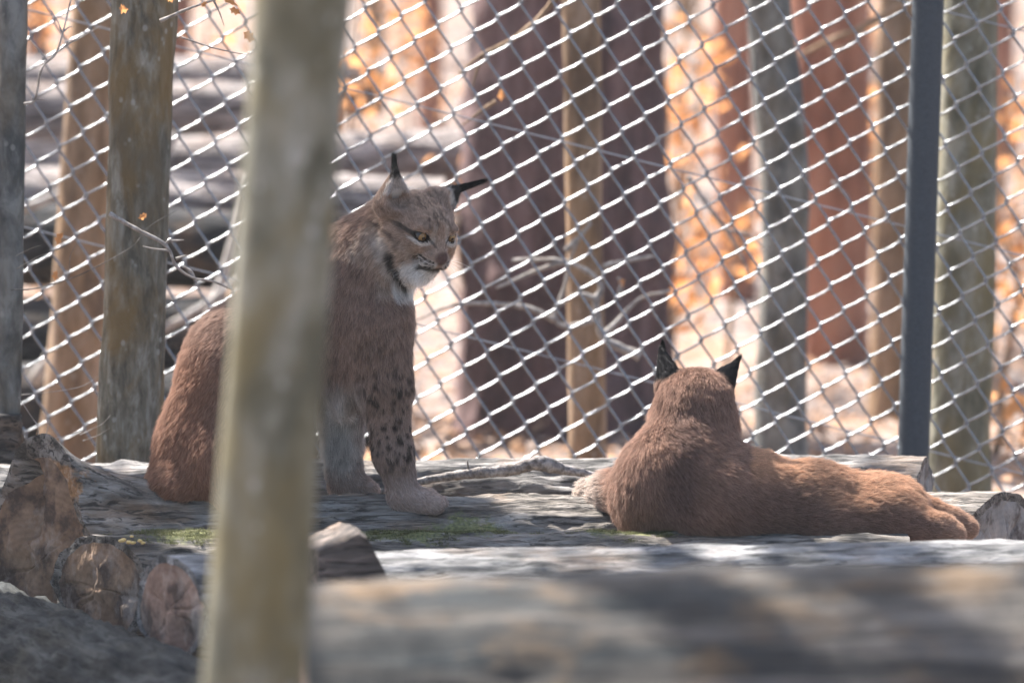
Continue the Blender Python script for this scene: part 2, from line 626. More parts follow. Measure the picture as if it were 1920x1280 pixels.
r = 0.165
A1 = axis_pt(70, 938, -0.06, r)
B1 = axis_pt(1880, 918, .10, r)
make_log('weathered_log', 'thick grey log with a broken peak over its hollow cut end', A1, B1, r, r * .96,
         mat_weathered('main_log_wood', (0.05, 0.042, 0.036), (0.16, 0.134, 0.112), (0.31, 0.27, 0.235), seed=4.0, warm_amt=0.3, moss=[(1.0, -0.13, 0.10)], rot=(0.05, -0.05, 0.20, 0.12)),
         M_CUT, PLAT, seed=7, slantA=0.95, slantB=0.8, rough=0.075, bulge=peak, nL=300, nA=128,
         holes=((0.03, 0.17, (0.035, 0.09), 0.10), (-0.10, -0.02, (0.018, 0.10), 0.07)), cutB=M_CUT_GREY)

# mossy log in front of it
r = 0.125
A2 = axis_pt(185, 1000, -0.32, r)
B2 = axis_pt(1700, 1003, -0.30, r)
ML2 = mat_weathered('mossy_log_bark', (0.042, 0.036, 0.032), (0.13, 0.11, 0.093), (0.26, 0.228, 0.20), seed=7.0, warm_amt=0.2,
                    moss=[(0.20, -0.01, 0.15), (0.70, 0.0, 0.16), (0.86, 0.03, 0.12), (1.2, 0.01, 0.13)])
make_log('mossy_log', 'grey log with green moss along its top below the seated lynx', A2, B2, r, r, ML2, M_CUT, PLAT, seed=13, slantA=0.95, rough=0.09, nL=260)

# smaller log in front
r3 = 0.115
A3 = axis_pt(320, 1042, -0.95, r3)
B3 = axis_pt(2080, 1012, -1.0, 0.14)
make_log('weathered_log', 'grey log with a pale chipped cut end below the mossy log', A3, B3, r3, 0.14,
         mat_weathered('near_log_bark', (0.06, 0.057, 0.056), (0.16, 0.15, 0.145), (0.32, 0.30, 0.29), seed=9.0, warm_amt=0.2), M_CUT_RED, PLAT, seed=17, slantA=0.75, rough=0.05, lumpy=0.05)

# big blurred foreground log
r = 0.33
A4 = axis_pt(572, 1096, -3.22, r)
B4 = axis_pt(2300, 1052, -3.25, r)
make_log('fallen_log', 'big blurred fallen trunk with patchy bark across the foreground', A4, B4, r, r,
         mat_weathered('foreground_log_bark', (0.020, 0.023, 0.025), (0.062, 0.052, 0.044), (0.15, 0.127, 0.11), warm=(0.17, 0.105, 0.055), seed=12.0, warm_amt=0.7, crack=0.4, coarse=0.45, along=0.3),
         M_CUT_RED, None, seed=23, lumpy=0.035, slantA=0.12, rough=0.025)

# bearer log under the cut ends, its shade darkened into the bark colour
r = 0.19
pa = np.array((-1.62, 0.62, -0.335))
pb = np.array((-0.52, -1.80, -0.355))
make_log('bearer_log', 'dark log lying crosswise in painted shade beneath the cut log ends', pb, pa, r * .98, r,
         mat_weathered('shaded_dark_bark', (0.008, 0.009, 0.010), (0.022, 0.022, 0.022), (0.062, 0.061, 0.057), warm=(0.07, 0.06, 0.04), seed=15.0, warm_amt=0.4), M_CUT, None, seed=29, rough=0.09)


# wedge of broken wood on the near log
def build_chunk():
    c = P(650, 1050, -1.16)
    k = 1 / ppm(-1.16)
    out = [(-78, 52), (-76, -28), (-30, -50), (4, -68), (22, -60), (40, -22), (66, 30), (68, 52)]
    n = 14
    V, F = [], []
    m = len(out)
    sub = 5
    ring = []
    for a in range(m):
        p, q = np.array(out[a]), np.array(out[(a + 1) % m])
        for s in range(sub):
            ring.append(p + (q - p) * s / sub)
    ring = np.array(ring) * k
    for j in range(n):
        y = -0.10 + 0.20 * j / (n - 1)
        sc = 1.0 - 0.10 * (abs(y) / 0.10) ** 3
        for q in ring:
            V.append((q[0] * sc - y * 0.25, y, -q[1] * sc))
    V = np.array(V)
    V += 0.008 * np.stack([fbm(V * 22, 3, 40 + a) for a in range(3)], -1)
    R_ = len(ring)
    for j in range(n - 1):
        for a in range(R_):
            b = (a + 1) % R_
            F.append([j * R_ + a, j * R_ + b, (j + 1) * R_ + b, (j + 1) * R_ + a])
    F.append(list(range(R_ - 1, -1, -1)))
    F.append(list(range((n - 1) * R_, n * R_)))
    o = mesh('wood_chunk', V + c, F, mat_weathered('chunk_wood', (0.035, 0.028, 0.025), (0.095, 0.075, 0.064), (0.21, 0.16, 0.135), seed=21, warm_amt=0.3), loc=c, smooth=False)
    tag(o, 'brown wedge of broken wood lying on the logs', 'wood chunk')


build_chunk()


# ------------------------------------------------------------------ moss, stick, bits on the logs
def hair_object(name, pts, radius, colors, mat, parent=None):
    """pts (n, k, 3) strands as one hair curves object"""
    n, k = pts.shape[:2]
    cu = bpy.data.hair_curves.new(name)
    cu.add_curves([k] * n)
    cu.attributes['position'].data.foreach_set('vector', np.ascontiguousarray(pts, dtype=np.float32).ravel())
    ra = cu.attributes.get('radius') or cu.attributes.new('radius', 'FLOAT', 'POINT')
    taper = np.linspace(1.0, 0.25, k)
    rr = (np.broadcast_to(np.asarray(radius), (n,))[:, None] * taper[None]).astype(np.float32)
    ra.data.foreach_set('value', rr.ravel())
    ca = cu.attributes.new('fur_color', 'FLOAT_COLOR', 'CURVE')
    c4 = np.ones((n, 4), dtype=np.float32)
    c4[:, :3] = colors
    ca.data.foreach_set('color', c4.ravel())
    cu.materials.append(mat)
    o = bpy.data.objects.new(name, cu)
    COL.objects.link(o)
    if parent is not None:
        o.parent = parent
    return o


M_FUR = mat_fur('lynx_fur')
M_TUFT = mat_plain('black_ear_tuft_hair', (0.005, 0.005, 0.005), 1.0)
M_TUFT.node_tree.nodes['Principled BSDF'].inputs['Specular IOR Level'].default_value = 0.02


def grow_moss(root, spots, n, seed):
    """short moss strands on the upper side of a log, in the given spots (local x, y, radius)"""
    ob = [c_ for c_ in root.children if c_.name.startswith('bark')][0]
    me = ob.data
    V = np.zeros(len(me.vertices) * 3)
    me.vertices.foreach_get('co', V)
    N = np.zeros(len(me.vertices) * 3)
    me.vertices.foreach_get('normal', N)
    V, N = V.reshape(-1, 3), N.reshape(-1, 3)
    rng = np.random.default_rng(seed)
    d = np.full(len(V), -9.0)
    for (mx, my, mr) in spots:
        d = np.maximum(d, 1.1 - np.hypot((V[:, 0] - mx) / mr, 2.2 * (V[:, 1] - my) / mr))
    d = d + 1.5 * fbm(V * 34, 3, seed)
    ok = np.where((d > .45) & (V[:, 2] > 0))[0]
    if len(ok) == 0:
        return
    i = rng.choice(ok, n)
    p = V[i] + rng.normal(0, .004, (n, 3)) * np.array((1.6, 1, .2))
    dr = N[i] + rng.normal(0, .55, (n, 3))
    L = rng.uniform(.0015, .0045, n)
    u = np.linspace(0, 1, 3)
    pts = p[:, None, :] + dr[:, None, :] * (L[:, None] * u[None])[..., None]
    col = np.array((0.10, 0.10, 0.042))[None] * rng.uniform(.5, 1.5, n)[:, None]
    tag(hair_object('moss', pts, .0006, col, M_FUR, root), kind='stuff')


for o_ in list(COL.objects):
    if o_.name == 'mossy_log':
        grow_moss(o_, [(0.20, -0.01, 0.15), (0.70, 0.0, 0.16), (0.86, 0.03, 0.12), (1.2, 0.01, 0.13)], 14000, 3)


def build_stick():
    pts = [P(700, 925, .18), P(800, 900, .22), P(880, 888, .24), P(960, 880, .26), P(1010, 868, .26), P(1060, 880, .28), P(1130, 893, .3)]
    path = smooth_path(pts, 90)
    rad = np.interp(np.linspace(0, 1, 90), [0, .3, .62, .7, .8, 1], [.006, .012, .016, .019, .014, .007])
    rad = rad * (1 + 0.15 * fbm(path * 40, 3, 3))
    V, F = tube(path, rad, 14, lambda p, th: 1 + 0.25 * fbm(p * 70, 3, 5))
    m = mat_bark('stick_bark', (0.10, 0.09, 0.085), (0.24, 0.21, 0.2), (0.40, 0.36, 0.33), (0.2, 0.15, 0.1), 0.3, 0.0, 1.0, 60)
    root = empty('fallen_stick', P(920, 890, .25), 'knobbly grey stick lying on the logs between the two lynxes', 'stick')
    c = np.array(root.location)
    mesh('stem', V - c, F, m, root)
    tp = smooth_path([P(876, 890, .24), P(878, 878, .24), P(876, 863, .235)], 8)
    V, F = tube(tp, np.linspace(.0035, .0018, 8), 6)
    mesh('side_twig', V - c, F, m, root)


build_stick()

# small yellow fungus bits on the mossy log's end
M_FUNGUS = mat_plain('yellow_fungus', (0.62, 0.42, 0.16), 0.7)


def blob(c, r, seed, flat=0.6):
    n, m = 8, 6
    V, F = [], []
    for j in range(m + 1):
        ph = math.pi * j / m
        for i in range(n):
            th = 2 * math.pi * i / n
            V.append((math.sin(ph) * math.cos(th), math.sin(ph) * math.sin(th), flat * math.cos(ph)))
    V = np.array(V)
    V = V * (1 + 0.3 * vnoise(V * 2 + seed * 7.7, seed))[:, None] * r
    for j in range(m):
        for i in range(n):
            k = (i + 1) % n
            F.append([j * n + i, (j + 1) * n + i, (j + 1) * n + k, j * n + k])
    return V + np.asarray(c), F


def build_fungus():
    c = P(258, 1008, -0.40)
    root = empty('fungus_cluster', c, 'tiny yellow bracket fungi on the end of the mossy log', 'fungus')
    rng = np.random.default_rng(5)
    for k, (px, py) in enumerate([(228, 1013), (241, 1016), (250, 1017), (262, 1013), (247, 1005), (232, 1011), (268, 1017)]):
        V, F = blob(P(px, py, -0.415) - c, 0.0065 * rng.uniform(.7, 1.3), k)
        mesh('fungus_cap', V, F, M_FUNGUS, root)


build_fungus()


# ------------------------------------------------------------------ chain link fence
def build_fence():
    Y = 1.45
    k = 1 / ppm(Y)                                   # metres per photo pixel on the fence plane
    root = empty('chain_link_fence', P(960, 1095, Y), 'tall chain link fence of glinting wire on a dark grey round post', 'fence')
    c = np.array(root.location)
    mw = NT('galvanised_wire', 0.27, 0.5)
    mw.b.inputs['Metallic'].default_value = 1.0
    nz = mw.noise(60, 3)
    mw.color(mw.ramp(nz, [(0.3, (0.20, 0.20, 0.205)), (0.7, (0.30, 0.30, 0.305))]))
    M = mw.m
    d1 = np.array((43.7, 0, 29.3)) * k               # bright strands, rising to the right
    d2 = np.array((24.2, 0, -45.2)) * k              # dark strands, falling to the right
    u = np.array((0.97, 0, -0.243))
    per = d1 - d2
    dl = 4.6 * k
    dy = 0.0042
    n = 20
    pts = []

    def arc(corner, a, b, ya, yb):
        # a, b: unit vectors towards the neighbours; a small rounded bend
        rr = 5.0 * k
        p, q = corner + a * rr, corner + b * rr
        for s in np.linspace(0, 1, 5):
            v = (1 - s) ** 2 * p + 2 * s * (1 - s) * corner + s * s * q
            v = v + np.array((0, ya * (1 - s) + yb * s, 0))
            pts.append(v)
    for j in range(n):
        Lp = per * j - u * dl
        Rp = per * j + d1 + u * dl
        Ln = per * (j + 1) - u * dl
        Pp = per * (j - 1) + d1 + u * dl
        un = lambda v: v / np.linalg.norm(v)
        arc(Lp, un(Pp - Lp), un(Rp - Lp), dy, -dy)
        # bright strand, slightly bowed
        for s in (0.35, 0.65):
            v = Lp + (Rp - Lp) * s + np.array((0, -dy, 0)) + np.array((0, 0, 1)) * k * -1.2
            pts.append(v)
        arc(Rp, un(Lp - Rp), un(Ln - Rp), -dy, dy)
        for s in (0.35, 0.65):
            pts.append(Rp + (Ln - Rp) * s + np.array((0, dy, 0)))
    V, F = tube(np.array(pts), 0.0031, 10)
    first = None
    for w in range(-8, 92):
        o0 = np.array((-320.0, 0, 0)) * k + d1 * w
        m = round(o0[2] / per[2])
        o0 = o0 - per * m
        px = o0[0] / k
        if px < -560 or px > 2150:
            continue
        if first is None:
            ob = mesh('wire', V, F, M, root)
            first = ob
        else:
            ob = first.copy()
            COL.objects.link(ob)
        base = P(0, 1120, Y) - c
        ob.location = base + np.array((o0[0], 0, o0[2]))
        ob.rotation_euler = (math.radians(0.0), 0, 0)
    mt = mat_plain('tension_wire_steel', (0.30, 0.31, 0.33), 0.4, 0.8)
    for (px, py) in ((1772, 22), (1772, 443), (1742, 845), (35, 837)):
        a, b = P(-250, py - 0.247 * (px + 250), Y + 0.009), P(2170, py + 0.247 * (2170 - px), Y + 0.009)
        V2, F2 = tube(np.linspace(a, b, 12), 0.0019, 6)
        mesh('tension_wire', V2 - c, F2, mt, root)
    mp = NT('dark_grey_post_paint', 0.75, 0.3)
    mp.color(mp.ramp(mp.noise(220, 3), [(0.3, (0.030, 0.035, 0.042)), (0.7, (0.055, 0.062, 0.072))]))
    mp.bump(mp.noise(500, 2), 0.001, 0.5)
    yp = Y - 0.055
    a, b = P(1704, 1110, yp), P(1760, -600, yp)
    V3, F3 = tube(np.linspace(a, b, 30), 0.0424, 40)
    mesh('post', V3 - c, F3, mp.m, root)
    # ties round the post
    for (px, py) in ((1742, 18), (1729, 436), (1713, 838)):
        q = P(px, py, yp)
        th = np.linspace(-0.35, np.pi + 0.35, 18)
        ring = np.stack([np.cos(th) * 0.0425, np.sin(th) * 0.0425, 0 * th], -1) + q
        V4, F4 = tube(ring, 0.002, 6)
        mesh('tie_wire', V4 - c, F4, mt, root)


build_fence()

# ------------------------------------------------------------------ trees
M_BEECH = mat_bark('grey_beech_bark', (0.06, 0.06, 0.058), (0.12, 0.118, 0.112), (0.20, 0.195, 0.18), (0.17, 0.125, 0.07), 0.35, 0.25, 0.5, 18, 1.0, 0.5)
M_OCHRE = mat_bark('ochre_lichen_bark', (0.065, 0.058, 0.045), (0.15, 0.132, 0.10), (0.27, 0.25, 0.21), (0.165, 0.105, 0.042), 0.85, 0.4, 0.3, 34, 3.0, 1.0)
M_FRONT = mat_bark('olive_grey_bark', (0.075, 0.07, 0.048), (0.15, 0.138, 0.10), (0.26, 0.245, 0.20), (0.165, 0.13, 0.062), 0.8, 0.6, 0.5, 14, 6.0, 0.7)
M_BROWN = mat_bark('brown_bark', (0.11, 0.07, 0.045), (0.22, 0.145, 0.09), (0.32, 0.22, 0.15), (0.26, 0.15, 0.07), 0.5, 0.3, 0.25, 14, 8.0)
M_DARK = mat_bark('dark_purple_brown_bark', (0.045, 0.028, 0.028), (0.10, 0.058, 0.055), (0.16, 0.10, 0.095), (0.12, 0.06, 0.05), 0.3, 0.2, 0.12, 12, 11.0)
M_RED = mat_bark('red_brown_bark', (0.14, 0.06, 0.04), (0.28, 0.125, 0.08), (0.36, 0.19, 0.13), (0.3, 0.13, 0.07), 0.4, 0.1, 0.15, 10, 14.0)
M_TWIG = mat_bark('pale_twig_bark', (0.16, 0.14, 0.13), (0.30, 0.27, 0.25), (0.46, 0.42, 0.39), (0.3, 0.22, 0.14), 0.3, 0.0, 1.0, 60, 2.0, 0.3)
M_DTWIG = mat_bark('dark_twig_bark', (0.045, 0.04, 0.038), (0.10, 0.09, 0.085), (0.18, 0.16, 0.15), (0.12, 0.09, 0.06), 0.3, 0.0, 1.0, 60, 2.5, 0.3)


def crown_bag(top, base_z, height, rng, r0, nl=5, leaf=False):
    """bare limbs and branches above the frame"""
    bag = Bag()
    tips = []
    for i in range(nl):
        h = base_z + (height - base_z) * (i + 0.5) / nl
        p = top(h)
        a = rng.uniform(0, 2 * np.pi)
        L = rng.uniform(0.9, 2.0) * (1.15 - 0.5 * i / nl)
        d = np.array((math.cos(a), math.sin(a), rng.uniform(.35, .9)))
        q = [p]
        for s in range(5):
            d = d + rng.normal(0, .16, 3)
            q.append(q[-1] + d * L / 5)
        rb = r0 * 0.32 * (1 - 0.5 * i / nl)
        V, F = tube(smooth_path(q, 12), np.linspace(rb, rb * .3, 12), 6)
        bag.add(V, F)
        for s in range(5):
            b0 = q[1 + s % 5] * 1.0
            dd = d + rng.normal(0, .8, 3)
            q2 = [b0]
            for w in range(4):
                dd = dd + rng.normal(0, .25, 3)
                q2.append(q2[-1] + dd * L / 9)
            V, F = tube(smooth_path(q2, 8), np.linspace(rb * .4, rb * .1, 8), 5)
            bag.add(V, F)
            tips.append(q2[-1])
    return bag, tips


def tree(name, label, line, y, rpx, mat, height=7.0, seed=1, group='standing trees', fine=False, flare=0.35, crown=True, bend=None, rough=0.08, crown_z=4.2, fluted=0.0):
    """line: two photo points (px, py) on the trunk axis at depth y; rpx: radius in photo pixels low and high"""
    k = 1 / ppm(y)
    p0, p1 = P(*line[0], y), P(*line[1], y)
    d = (p1 - p0) / (p1[2] - p0[2])
    gz = float(ground_z(p0[0], y)) - 0.05
    base = p0 + d * (gz - p0[2])

    def at(z):
        p = base + d * (z - gz)
        if bend is not None:
            p = p + bend * np.array((math.sin((z - gz) * 1.7), 0, 0)) * np.clip((z - gz), 0, 1)
        return p
    vis = np.arange(gz, 2.4, 0.012 if fine else 0.035)
    zs = np.concatenate([vis, np.linspace(2.45, height, 40)])
    path = np.array([at(z) for z in zs])
    rl, rh = rpx[0] * k, rpx[1] * k
    rad = np.interp(zs, [gz, 2.0, height], [rl, rh, rh * 0.35])
    rad = rad * (1 + flare * np.exp(-(zs - gz) / 0.16))
    rad = rad * (1 + 0.06 * fbm(np.stack([zs * 2.2, zs * 0, zs * 0 + seed], -1), 3, seed))

    def disp(p, th):
        q = p * np.array((26, 26, 7)) + seed
        f = 1 + rough * fbm(q, 4, seed) + 0.06 * vnoise(p * np.array((7, 7, 2.5)), seed + 3)
        if fluted:
            f = f + fluted * np.abs(fbm(np.stack([np.cos(th)[None] * 6 + p[..., 2] * .15, np.sin(th)[None] * 6 + 0 * p[..., 2], p[..., 2] * 1.3], -1), 3, seed + 9))
        return f
    V, F = tube(path, rad, 72 if fine else 36, disp)
    root = empty(name, base, label, 'tree', group)
    mesh('trunk', V - base, F, mat, root)
    if crown:
        rng = np.random.default_rng(seed + 100)
        bag, tips = crown_bag(at, crown_z, height * .98, rng, rh)
        cr = bag.build('crown', M_DTWIG)
        cr.data.transform(Matrix.Translation(Vector(-base)))
        cr.parent = root
    return root, at


G = None
tree('beech_tree', 'smooth grey beech trunk with dark rotten bark at its foot, beside the twigs', ((14, 760), (24, 0)), 0.62, (22, 31), M_BEECH, seed=3, fine=True, flare=0.5, group=G, height=6)
tree('lichen_tree', 'ochre trunk speckled with pale lichen behind the peaked log', ((245, 820), (268, 40)), 0.72, (63, 58), M_OCHRE, seed=5, fine=True, flare=0.2, rough=0.09, group=G, height=6.5)
tree('front_tree', 'blurred olive grey trunk standing before the seated lynx', ((475, 1280), (566, 0)), -3.9, (98, 90), M_FRONT, seed=8, fine=False, rough=0.05, flare=0.0, group=G, height=6.5)
tree('brown_tree', 'blurred brown trunk behind the fence beside the lichen trunk', ((135, 780), (180, 0)), 3.2, (58, 36), M_BROWN, seed=11, group=G)
tree('dark_tree', 'very wide dark purple brown trunk behind the fence', ((1055, 830), (1065, 0)), 5.6, (190, 178), M_DARK, seed=13, group=G, height=11, rough=0.14, flare=0.06, fluted=0.12)
tree('slender_tree', 'slender orange brown trunk before the very wide dark trunk', ((1103, 860), (1089, 0)), 2.6, (36, 34), M_BROWN, seed=17, group=G, flare=0.1, height=8)
tree('grey_tree', 'grey brown trunk with a slight bend beside the red brown trunk', ((1462, 840), (1428, 0)), 3.4, (46, 42), M_BEECH, seed=19, group=G, bend=np.array((.05, 0, 0)))
tree('red_tree', 'broad red brown trunk behind the bent grey trunk', ((1565, 860), (1555, 0)), 8.5, (62, 78), M_RED, seed=23, group=G, height=12, flare=0.05, fluted=.1)
tree('red_tree', 'thin reddish trunk between the dark and grey trunks', ((1385, 700), (1372, 0)), 10.5, (34, 38), M_RED, seed=29, group=G, height=11, flare=0.05)
tree('brown_tree', 'brown trunk half hidden behind the fence post', ((1672, 800), (1684, 0)), 6.5, (42, 36), M_BROWN, seed=31, group=G, height=9)
tree('olive_tree', 'shaded olive brown trunk next to the fence post', ((1800, 840), (1820, 0)), 2.4, (58, 48), M_FRONT, seed=37, group=G, height=8)
# more of the wood behind
FAR = 'trees farther back in the wood'
rngT = np.random.default_rng(77)
for i, (px, y, rp, mt) in enumerate([(330, 14, 22, M_RED), (700, 19, 20, M_BROWN), (812, 16, 24, M_RED), (1290, 20, 18, M_BROWN), (1620, 17, 20, M_DARK), (1880, 15, 24, M_RED), (60, 18, 22, M_DARK), (430, 24, 18, M_RED), (1225, 26, 14, M_RED), (1745, 24, 18, M_BROWN)]):
    tree('forest_tree', 'far blurred %s trunk deep in the wood behind the fence' % {M_RED: 'reddish', M_BROWN: 'light brown', M_DARK: 'very dark'}[mt], ((px, 500), (px + rngT.uniform(-14, 14), 0)), y, (rp, rp), mt, seed=200 + i, group=FAR, height=12, flare=.1)


# unseen trees added beside the frame to throw the dappled shade
def shade_tree(x, y, r, mt, seed, label, height=9, lean=0.0):
    k = ppm(y)
    px = 960 + x * k
    tree('forest_tree', label, ((px, 640), (px + lean * k, 0)), y, (r * k, r * k * .9), mt, seed=seed, group='unseen trees added for shade beside the clearing', height=height, crown_z=4.0, flare=.1)


for i, (x, y, r) in enumerate([(-3.0, .05, .16), (-2.55, -.1, .09), (-2.35, .3, .26), (-3.1, 3.0, .2), (-3.5, 1.7, .36), (-5.0, 9.6, .22), (3.2, 6.0, .18), (4.0, 10.5, .2)]):
    shade_tree(x, y, r, (M_BEECH, M_BROWN, M_DARK)[i % 3], 300 + i, 'unseen forest trunk added beside the clearing for shade')


# rotten dark bark at the foot of the beech
def build_rot():
    c = P(14, 830, 0.52)
    rng = np.random.default_rng(9)
    th = np.linspace(0, 2 * np.pi, 40, endpoint=False)
    path = np.linspace(P(10, 905, .6), P(17, 775, .6), 24)
    rad = np.interp(np.linspace(0, 1, 24), [0, .5, 1], [.058, .045, .034])
    V, F = tube(path, rad, 40, lambda p, th: 1 + 0.35 * fbm(p * 30, 4, 61))
    o = mesh('bark_slab', V, F, mat_weathered('rotten_black_bark', (0.02, 0.018, 0.017), (0.05, 0.043, 0.04), (0.11, 0.095, 0.085), seed=31), loc=c)
    tag(o, 'dark rotten bark wrapped round the foot of the smooth grey trunk', 'bark')


build_rot()


# ------------------------------------------------------------------ log pile behind the fence
def build_pile():
    spec = [  # (px left, px right, py top, y, r)
        (-260, 700, 690, 4.6, .17), (-260, 760, 668, 5.1, .16), (-260, 720, 520, 4.9, .165), (-260, 690, 400, 5.1, .15),
        (-260, 830, 300, 5.6, .14), (-260, 880, 236, 6.3, .15), (-260, 560, 330, 5.4, .12), (-260, 620, 150, 6.9, .15), (-200, 720, 70, 7.6, .14)]
    lab = ['lowest front', 'lowest rear', 'second', 'third', 'pale fourth', 'long pale upper', 'short', 'upper rear', 'topmost rear']
    for i, (a, b, py, y, r) in enumerate(spec):
        A, B = axis_pt(a, py - 30 + 34 * (i % 3), y, r), axis_pt(b, py + 26 - 30 * (i % 2), y + .05, r)
        make_log('stacked_log', lab[i] + ' log of the blurred pile behind the fence', A, B, r, r * .9,
                 M_PILE[0 if i > 3 else 1], M_CUT_GREY, 'pile of logs behind the fence', seed=60 + i, nL=60, nA=28, rough=.05)


M_PILE = [mat_weathered('pile_log_bark', (0.06, 0.05, 0.05), (0.22, 0.18, 0.165), (0.44, 0.38, 0.35), seed=41, warm_amt=.2),
          mat_weathered('pile_log_bark_shaded', (0.008, 0.008, 0.009), (0.022, 0.02, 0.021), (0.06, 0.052, 0.05), seed=45, warm_amt=.3)]  # lower logs: the pile's shade darkened into the bark colour
build_pile()
for i, (x0, y0, x1, y1, yy, rr) in enumerate([(60, 720, 330, 250, 4.2, .022), (120, 800, 210, 420, 4.0, .03), (330, 760, 470, 330, 4.3, .026), (20, 400, 260, 300, 4.4, .018), (300, 620, 450, 520, 4.1, .016), (380, 800, 440, 640, 3.9, .03)]):
    pth = smooth_path([P(x0, y0, yy), P((x0 + x1) / 2 + 12, (y0 + y1) / 2, yy + .05), P(x1, y1, yy + .12)], 24)
    Vp, Fp = tube(pth, np.linspace(rr, rr * .6, 24), 8, lambda p, th: 1 + .25 * fbm(p * 14, 3, 71))
    tag(mesh('leaning_branch', Vp, Fp, M_TWIG, loc=pth[0]), 'blurred pale branch leaning on the dark log pile', 'branch', 'branches leaning on the log pile')


# ------------------------------------------------------------------ twigs, leaves, saplings
LOBED = np.array([(0, 0, 0), (.16, .10, .04), (.30, .34, .10), (.44, .20, .05), (.66, .36, .0), (.74, .14, .05), (1.0, .04, -.12), (.80, -.12, .03), (.70, -.34, .10), (.46, -.18, .04), (.28, -.30, .0), (.14, -.10, .04), (.45, 0, -.04)])


def leaf_obj(c, size, parent, org, seed, mat):
    rng = np.random.default_rng(seed)
    R = rand_rot(rng, 1)[0]
    # turn the blade broadly towards the viewer's side of the clearing
    zc = R @ np.array((0, 0, 1.0))
    if abs(zc[1]) < 0.45:
        R = np.array(Matrix.Rotation(math.radians(70), 3, 'X')) @ R
    L = LOBED.copy()
    L[:, 2] += 0.22 * np.sin(L[:, 0] * 4 + seed) * 0.6 + 0.25 * L[:, 1] ** 2
    V = (R @ (L * size).T).T + c - org
    F = [[i, (i + 1) % 12, 12] for i in range(12)]
    return mesh('leaf', V, F, mat, parent)


def twig(name, label, paths, y, r0, leaves=(), mat=None, leaf_px=26, group=None, cat='twig'):
    """paths: list of pixel polylines [(px, py, dy)]; first is the stem"""
    org = P(*paths[0][0][:2], y)
    root = empty(name, org, label, cat, group)
    for i, q in enumerate(paths):
        pts = [P(p[0], p[1], y + (p[2] if len(p) > 2 else 0)) for p in q]
        n = max(10, 6 * len(pts))
        path = smooth_path(pts, n)
        rr = r0 * (1.0 if i == 0 else 0.6)
        V, F = tube(path, np.linspace(rr, rr * .35, n), 6, lambda p, th: 1 + .3 * vnoise(p * 90, 3))
        mesh('stem' if i == 0 else 'side_shoot', V - org, F, mat or M_DTWIG, root)
    for i, (px, py) in enumerate(leaves):
        s = leaf_px / ppm(y) * (0.9 + .3 * math.sin(i * 5.3))
        c = P(px, py - leaf_px * .4, y + .01 * math.sin(i * 3))
        leaf_obj(c, s, root, org, int(px * 7 + py), M_ORANGE)
    return root


twig('beech_twig', 'bare forked twig growing from the smooth grey trunk', [
    [(45, 195), (66, 186), (78, 130, -.03), (105, 100, -.04), (118, 60, -.05), (128, 20), (140, -30)],
    [(118, 66), (108, 40), (96, 20)], [(105, 100), (130, 82), (150, 72), (190, 48)], [(90, 115), (75, 95), (57, 76)], [(66, 186), (80, 186), (79, 190)],
    [(118, 60), (128, 52), (136, 50)]], 0.5, .0036, mat=M_TWIG)
twig('beech_twig', 'thin arched twig with three curled orange leaves beside the lichen trunk', [
    [(20, 543), (60, 542), (100, 532), (150, 515), (200, 490), (250, 460), (280, 425), (330, 395)],
    [(30, 505), (70, 482), (120, 462), (165, 425), (205, 396)], [(130, 520), (132, 480), (145, 455)], [(30, 480), (60, 465), (78, 460)]],
    0.45, .0016, leaves=[(105, 470), (108, 520), (275, 412)], leaf_px=30)
twig('dead_branch', 'knobbly pale dead branch crossing before the lichen trunk', [
    [(205, 400), (225, 412), (260, 432), (300, 452), (318, 470), (330, 498), (360, 520), (400, 528), (440, 545)],
    [(318, 470), (312, 455), (322, 448)], [(318, 470), (290, 467), (268, 462)], [(330, 485), (350, 478)], [(322, 452), (345, 450)],
    [(345, 500), (360, 510), (370, 530)]], 0.35, .0058, mat=M_TWIG)
twig('beech_twig', 'overhanging twig with orange leaves near the blurred front trunk', [
    [(300, 40), (350, 18), (400, 0), (440, -20), (480, -60)], [(400, 0), (412, 25), (420, 48)], [(340, 70), (400, 90), (470, 105)]],
    0.4, .0042, leaves=[(318, 5), (340, 4), (388, 14), (430, 28), (455, 72), (415, 12), (243, 28)], leaf_px=28, mat=M_TWIG)
twig('thin_twig', 'fine bare twigs sprouting behind the broken log peak', [
    [(65, 850), (72, 805), (55, 775), (35, 745)], [(100, 822), (140, 812), (160, 800), (163, 790)], [(150, 815), (190, 795), (207, 778)], [(155, 826), (185, 815), (206, 802)],
    [(78, 830), (90, 800), (80, 770)], [(40, 740), (90, 735), (150, 725), (185, 705)]], 0.5, .0018, mat=M_TWIG)
# blurred pale tangle between the lynxes, behind the fence
twig('dead_branch', 'blurred pale forked branch tangle behind the fence between the lynxes', [
    [(1200, 668), (1160, 650), (1130, 630), (1118, 570), (1125, 530), (1060, 490), (960, 488)],
    [(1130, 630), (1160, 600), (1200, 560), (1260, 545)], [(1118, 600), (1060, 612), (1040, 590), (1058, 540), (1075, 470), (1108, 415)],
    [(1118, 560), (1080, 552), (1050, 575)], [(1130, 500), (1180, 488), (1230, 480)], [(1060, 490), (1000, 510), (930, 540)], [(1040, 600), (980, 575), (860, 570), (780, 600)],
    [(1160, 560), (1165, 530), (1158, 520)], [(1060, 470), (1090, 440), (1110, 420)]], 2.0, .014, mat=M_TWIG, leaves=[(1160, 548)])
twig('hanging_branch', 'blurred brown branch hanging before the very wide dark trunk', [
    [(1120, -90), (1040, 0), (1010, 35), (960, 75), (900, 105), (860, 140)], [(905, 105), (895, 130), (885, 165)], [(930, 190), (900, 210), (860, 240)]], 1.7, .0095, mat=M_BROWN, leaves=[(945, 178)])
